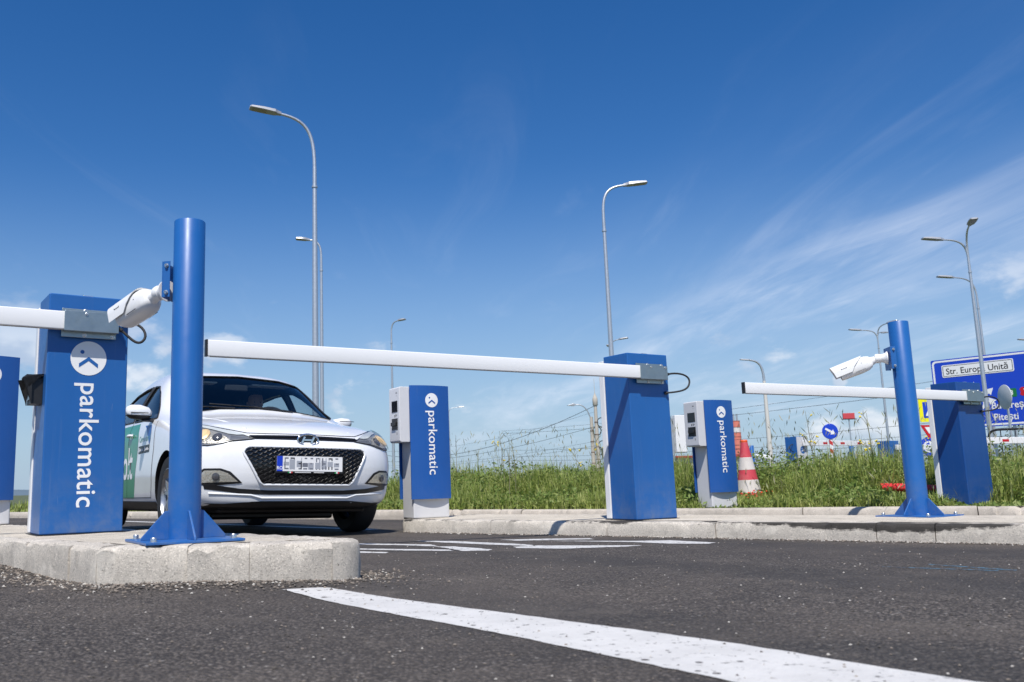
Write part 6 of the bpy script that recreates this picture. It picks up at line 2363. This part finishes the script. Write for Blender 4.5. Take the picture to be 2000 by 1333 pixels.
def verge_points(n, seed, wmin, wmax, power=1.0, smin=0.0, smax=None):
    g = np.random.default_rng(seed)
    seg = np.array([np.linalg.norm(b - a) for a, b in zip(PB, PB[1:])])
    cum = np.concatenate([[0], np.cumsum(seg)])
    s = g.uniform(smin, smax if smax else cum[-1], n)
    i = np.clip(np.searchsorted(cum, s) - 1, 0, len(seg) - 1)
    A = np.array(PB)[i]
    D = (np.array(PB)[i + 1] - A) / seg[i][:, None]
    w = wmin + (wmax - wmin) * g.uniform(0, 1, n) ** power
    xy = A + D * (s - cum[i])[:, None] + np.stack([-D[:, 1], D[:, 0]], 1) * w[:, None]
    z = .005 + .10 * np.clip(w / 2.5, 0, 1) ** 2
    return g, xy, z, w


def low_spots(x, y):
    """trampled patches where the growth stays short"""
    f = np.ones_like(x)
    for (cx, cy, rx, ry, k) in ((3.50, 9.72, .36, .62, .42), (5.0, 8.95, .62, .50, .30), (6.6, 8.15, .8, .75, .45), (3.05, 9.22, .42, .30, .12), (5.25, 8.25, .55, .42, .12)):
        d = ((x - cx) / rx) ** 2 + ((y - cy) / ry) ** 2
        f = np.minimum(f, k + (1 - k) * np.clip((d - .55) / .6, 0, 1))
    return f


def blades(n, seed, wmin, wmax, h0, h1, wid, power=1.0, lean=.5, smin=0.0, smax=None, hw=1.2):
    g, xy, z, w = verge_points(n, seed, wmin, wmax, power, smin, smax)
    # clumpy heights
    cl = .72 + .28 * np.sin(xy[:, 0] * 3.1 + 1.3 * np.sin(xy[:, 1] * 2.3)) * np.cos(xy[:, 1] * 2.7 + .8 * xy[:, 0])
    h = g.uniform(h0, h1, n) * cl * (.30 + .70 * np.clip((w - wmin) / hw, 0, 1))
    h = h * low_spots(xy[:, 0], xy[:, 1])
    az = g.uniform(0, 2 * np.pi, n)
    ln = np.abs(g.normal(0, lean, n)) * h
    dirv = np.stack([np.cos(az), np.sin(az)], 1)
    sd = np.stack([-np.sin(az + g.uniform(-1, 1, n)), np.cos(az)], 1)
    sd /= np.linalg.norm(sd, axis=1)[:, None]
    wd = g.uniform(.5, 1.2, n) * wid
    V = np.zeros((n, 7, 3))
    for k, (t, ww) in enumerate(((0, 1.0), (.4, .9), (.75, .6))):
        c = xy + dirv * (ln * t * t)[:, None]
        zz_ = z + h * (t - .18 * t * t * np.minimum(1, ln / np.maximum(h, .01)))
        for q, sg_ in enumerate((-1, 1)):
            V[:, k * 2 + q, :2] = c + sd * (sg_ * wd * ww * .5)[:, None]
            V[:, k * 2 + q, 2] = zz_
    V[:, 6, :2] = xy + dirv * ln[:, None]
    V[:, 6, 2] = z + h * (1 - .30 * np.minimum(1, ln / np.maximum(h, .01)))
    base = np.arange(n)[:, None] * 7
    F = np.concatenate([base + np.array([[0, 1, 3, 2]]), base + np.array([[2, 3, 5, 4]])])
    T = base + np.array([[4, 5, 6, 6]])
    # last triangle as a quad with a doubled tip would be degenerate: give it its own tip vertex
    return V.reshape(-1, 3), F, (base + np.array([[4, 5, 6]]))


def blade_mesh(name, n, seed, *a, m='grass_leaf', **kw):
    V, Q, T = blades(n, seed, *a, **kw)
    me = bpy.data.meshes.new(name)
    nq, nt = len(Q), len(T)
    me.vertices.add(len(V))
    me.vertices.foreach_set('co', V.astype(np.float32).ravel())
    me.loops.add(nq * 4 + nt * 3)
    me.loops.foreach_set('vertex_index', np.concatenate([Q.ravel(), T.ravel()]).astype(np.int32))
    me.polygons.add(nq + nt)
    me.polygons.foreach_set('loop_start', np.concatenate([np.arange(0, nq * 4, 4), nq * 4 + np.arange(0, nt * 3, 3)]).astype(np.int32))
    me.materials.append(MATS[m])
    me.update(calc_edges=True)
    me.validate()
    return link(name, me)


LB = sum((b - a).length for a, b in zip([Vector(p) for p in pathB], [Vector(p) for p in pathB[1:]]))
SV = (Vector(pathB[1]) - Vector(pathB[0])).length       # start of the part seen between the gates
tag(blade_mesh('grass', 72000, 1, .13, 3.2, .35, .74, .013, 1.15, .55, SV - 1.2, LB), 'dense long grass on the verge behind the kerb', kind='stuff')
tag(blade_mesh('grass', 15000, 2, .14, 5.0, .25, .50, .03, 1.0, .5, 0.0, SV - 1.0), 'long grass on the far left verge', kind='stuff')
tag(blade_mesh('tall_grass', 1300, 3, .5, 3.4, .66, 1.12, .0062, 1.0, .42, SV - .8, LB, m='dry_stalk'), 'thin tall grass stalks rising above the verge', kind='stuff')


g, xy, z, w = verge_points(1300, 77, .5, 3.2, 1.0, SV - .8, LB)
hh = g.uniform(.55, 1.0, 1300) * (.45 + .55 * np.clip(w / 1.3, 0, 1)) * low_spots(xy[:, 0], xy[:, 1])
p = np.column_stack([xy + g.normal(0, .06, (1300, 2)), z + hh])
ax_ = np.column_stack([g.normal(0, .45, 1300), g.normal(0, .45, 1300), np.ones(1300)])
ax_ /= np.linalg.norm(ax_, axis=1)[:, None]
sd_v = np.column_stack([g.normal(size=1300), g.normal(size=1300), np.zeros(1300)])
sd_v /= np.linalg.norm(sd_v, axis=1)[:, None]
Ls = g.uniform(.05, .12, 1300)[:, None]
V = np.stack([p, p + ax_ * Ls * .5 - sd_v * .006, p + ax_ * Ls, p + ax_ * Ls * .5 + sd_v * .006], 1).reshape(-1, 3)
tag(raw_mesh('seed_heads', V, np.arange(4 * 1300).reshape(-1, 4), MATS['dry_stalk']), 'pale grass seed heads above the verge', kind='stuff')


def weed_leaves(n, seed, wmin, wmax, hmax, size, smin, smax):
    g, xy, z, w = verge_points(n, seed, wmin, wmax, 1.1, smin, smax)
    cl = .70 + .30 * np.sin(xy[:, 0] * 2.3 + 2) * np.cos(xy[:, 1] * 3.3)
    hh = g.uniform(.03, 1, n) * hmax * cl * (.25 + .75 * np.clip((w - wmin) / 1.3, 0, 1))
    hh = hh * low_spots(xy[:, 0], xy[:, 1])
    p = np.column_stack([xy, z + hh])
    a = g.normal(size=(n, 3))
    a[:, 2] = a[:, 2] * .5 + .35
    a /= np.linalg.norm(a, axis=1)[:, None]
    b = g.normal(size=(n, 3))
    b -= a * (a * b).sum(1)[:, None]
    b /= np.linalg.norm(b, axis=1)[:, None]
    s = g.uniform(.5, 1.3, n)[:, None] * size
    V = np.stack([p, p + a * s * .5 - b * s * .22, p + a * s, p + a * s * .5 + b * s * .22], 1).reshape(-1, 3)
    return V, np.arange(4 * n).reshape(-1, 4)


V, F = weed_leaves(56000, 8, .14, 3.0, .60, .055, SV - 1.2, LB)
tag(raw_mesh('weeds', V, F, MATS['weed_leaf']), 'leafy weeds growing through the grass', kind='stuff')

# taller single weed plants with branching stems and yellow flowers
wp = MB()
fl_ = MB()
r5 = random.Random(44)
for q in range(34):
    g, xy, z, w = verge_points(1, 500 + q, .9, 2.8, 1.0, SV - .5, LB - 2)
    bx, by, bz = float(xy[0][0]), float(xy[0][1]), float(z[0])
    H_ = r5.uniform(.72, 1.08)
    az = r5.uniform(0, 6.28)
    top = Vector((bx + .08 * math.cos(az), by + .08 * math.sin(az), bz + H_))
    wp.tube([(bx, by, bz), Vector((bx, by, bz)).lerp(top, .5) + Vector((.01, 0, 0)), top], [.006, .0045, .002], 5)
    for k_ in range(r5.randint(4, 8)):
        t_ = r5.uniform(.45, .97)
        s_ = Vector((bx, by, bz)).lerp(top, t_)
        a2 = r5.uniform(0, 6.28)
        e_ = s_ + Vector((math.cos(a2) * .10, math.sin(a2) * .10, r5.uniform(.06, .17))) * (1.25 - t_ * .6)
        wp.tube([s_, s_.lerp(e_, .5) + Vector((0, 0, .015)), e_], [.003, .0025, .0015], 4)
        if q % 3 == 0 and r5.random() < .8:
            for m_ in range(3):
                c = e_ + Vector((r5.uniform(-.012, .012), r5.uniform(-.012, .012), r5.uniform(-.01, .015)))
                s2 = r5.uniform(.008, .014)
                fl_.add([(c.x + s2 * a_, c.y + s2 * b_, c.z + s2 * c_) for a_, b_, c_ in octv], octf)
tag(wp.build('weed_stems', MATS['dry_stalk'], fix=False), 'branching weed stems standing above the grass', kind='stuff')
tag(fl_.build('yellow_flowers', mat('petal_yellow', lin((232, 206, 40)), .6), fix=False), 'small yellow flowers among the weeds', kind='stuff')
# red poppies round the foot of the cone
pp = MB()
for q in range(60):
    x_, y_ = 3.58 + r5.gauss(0, .10), 9.93 + r5.gauss(0, .06)
    c = Vector((x_, y_, .06 + r5.uniform(.0, .13)))
    s2 = r5.uniform(.008, .017)
    pp.add([(c.x + s2 * a_, c.y + s2 * b_, c.z + s2 * c_ * .7) for a_, b_, c_ in octv], octf)
tag(pp.build('poppies', mat('petal_red', lin((226, 70, 40)), .6), fix=False), 'orange red poppies at the foot of the traffic cone', kind='stuff')
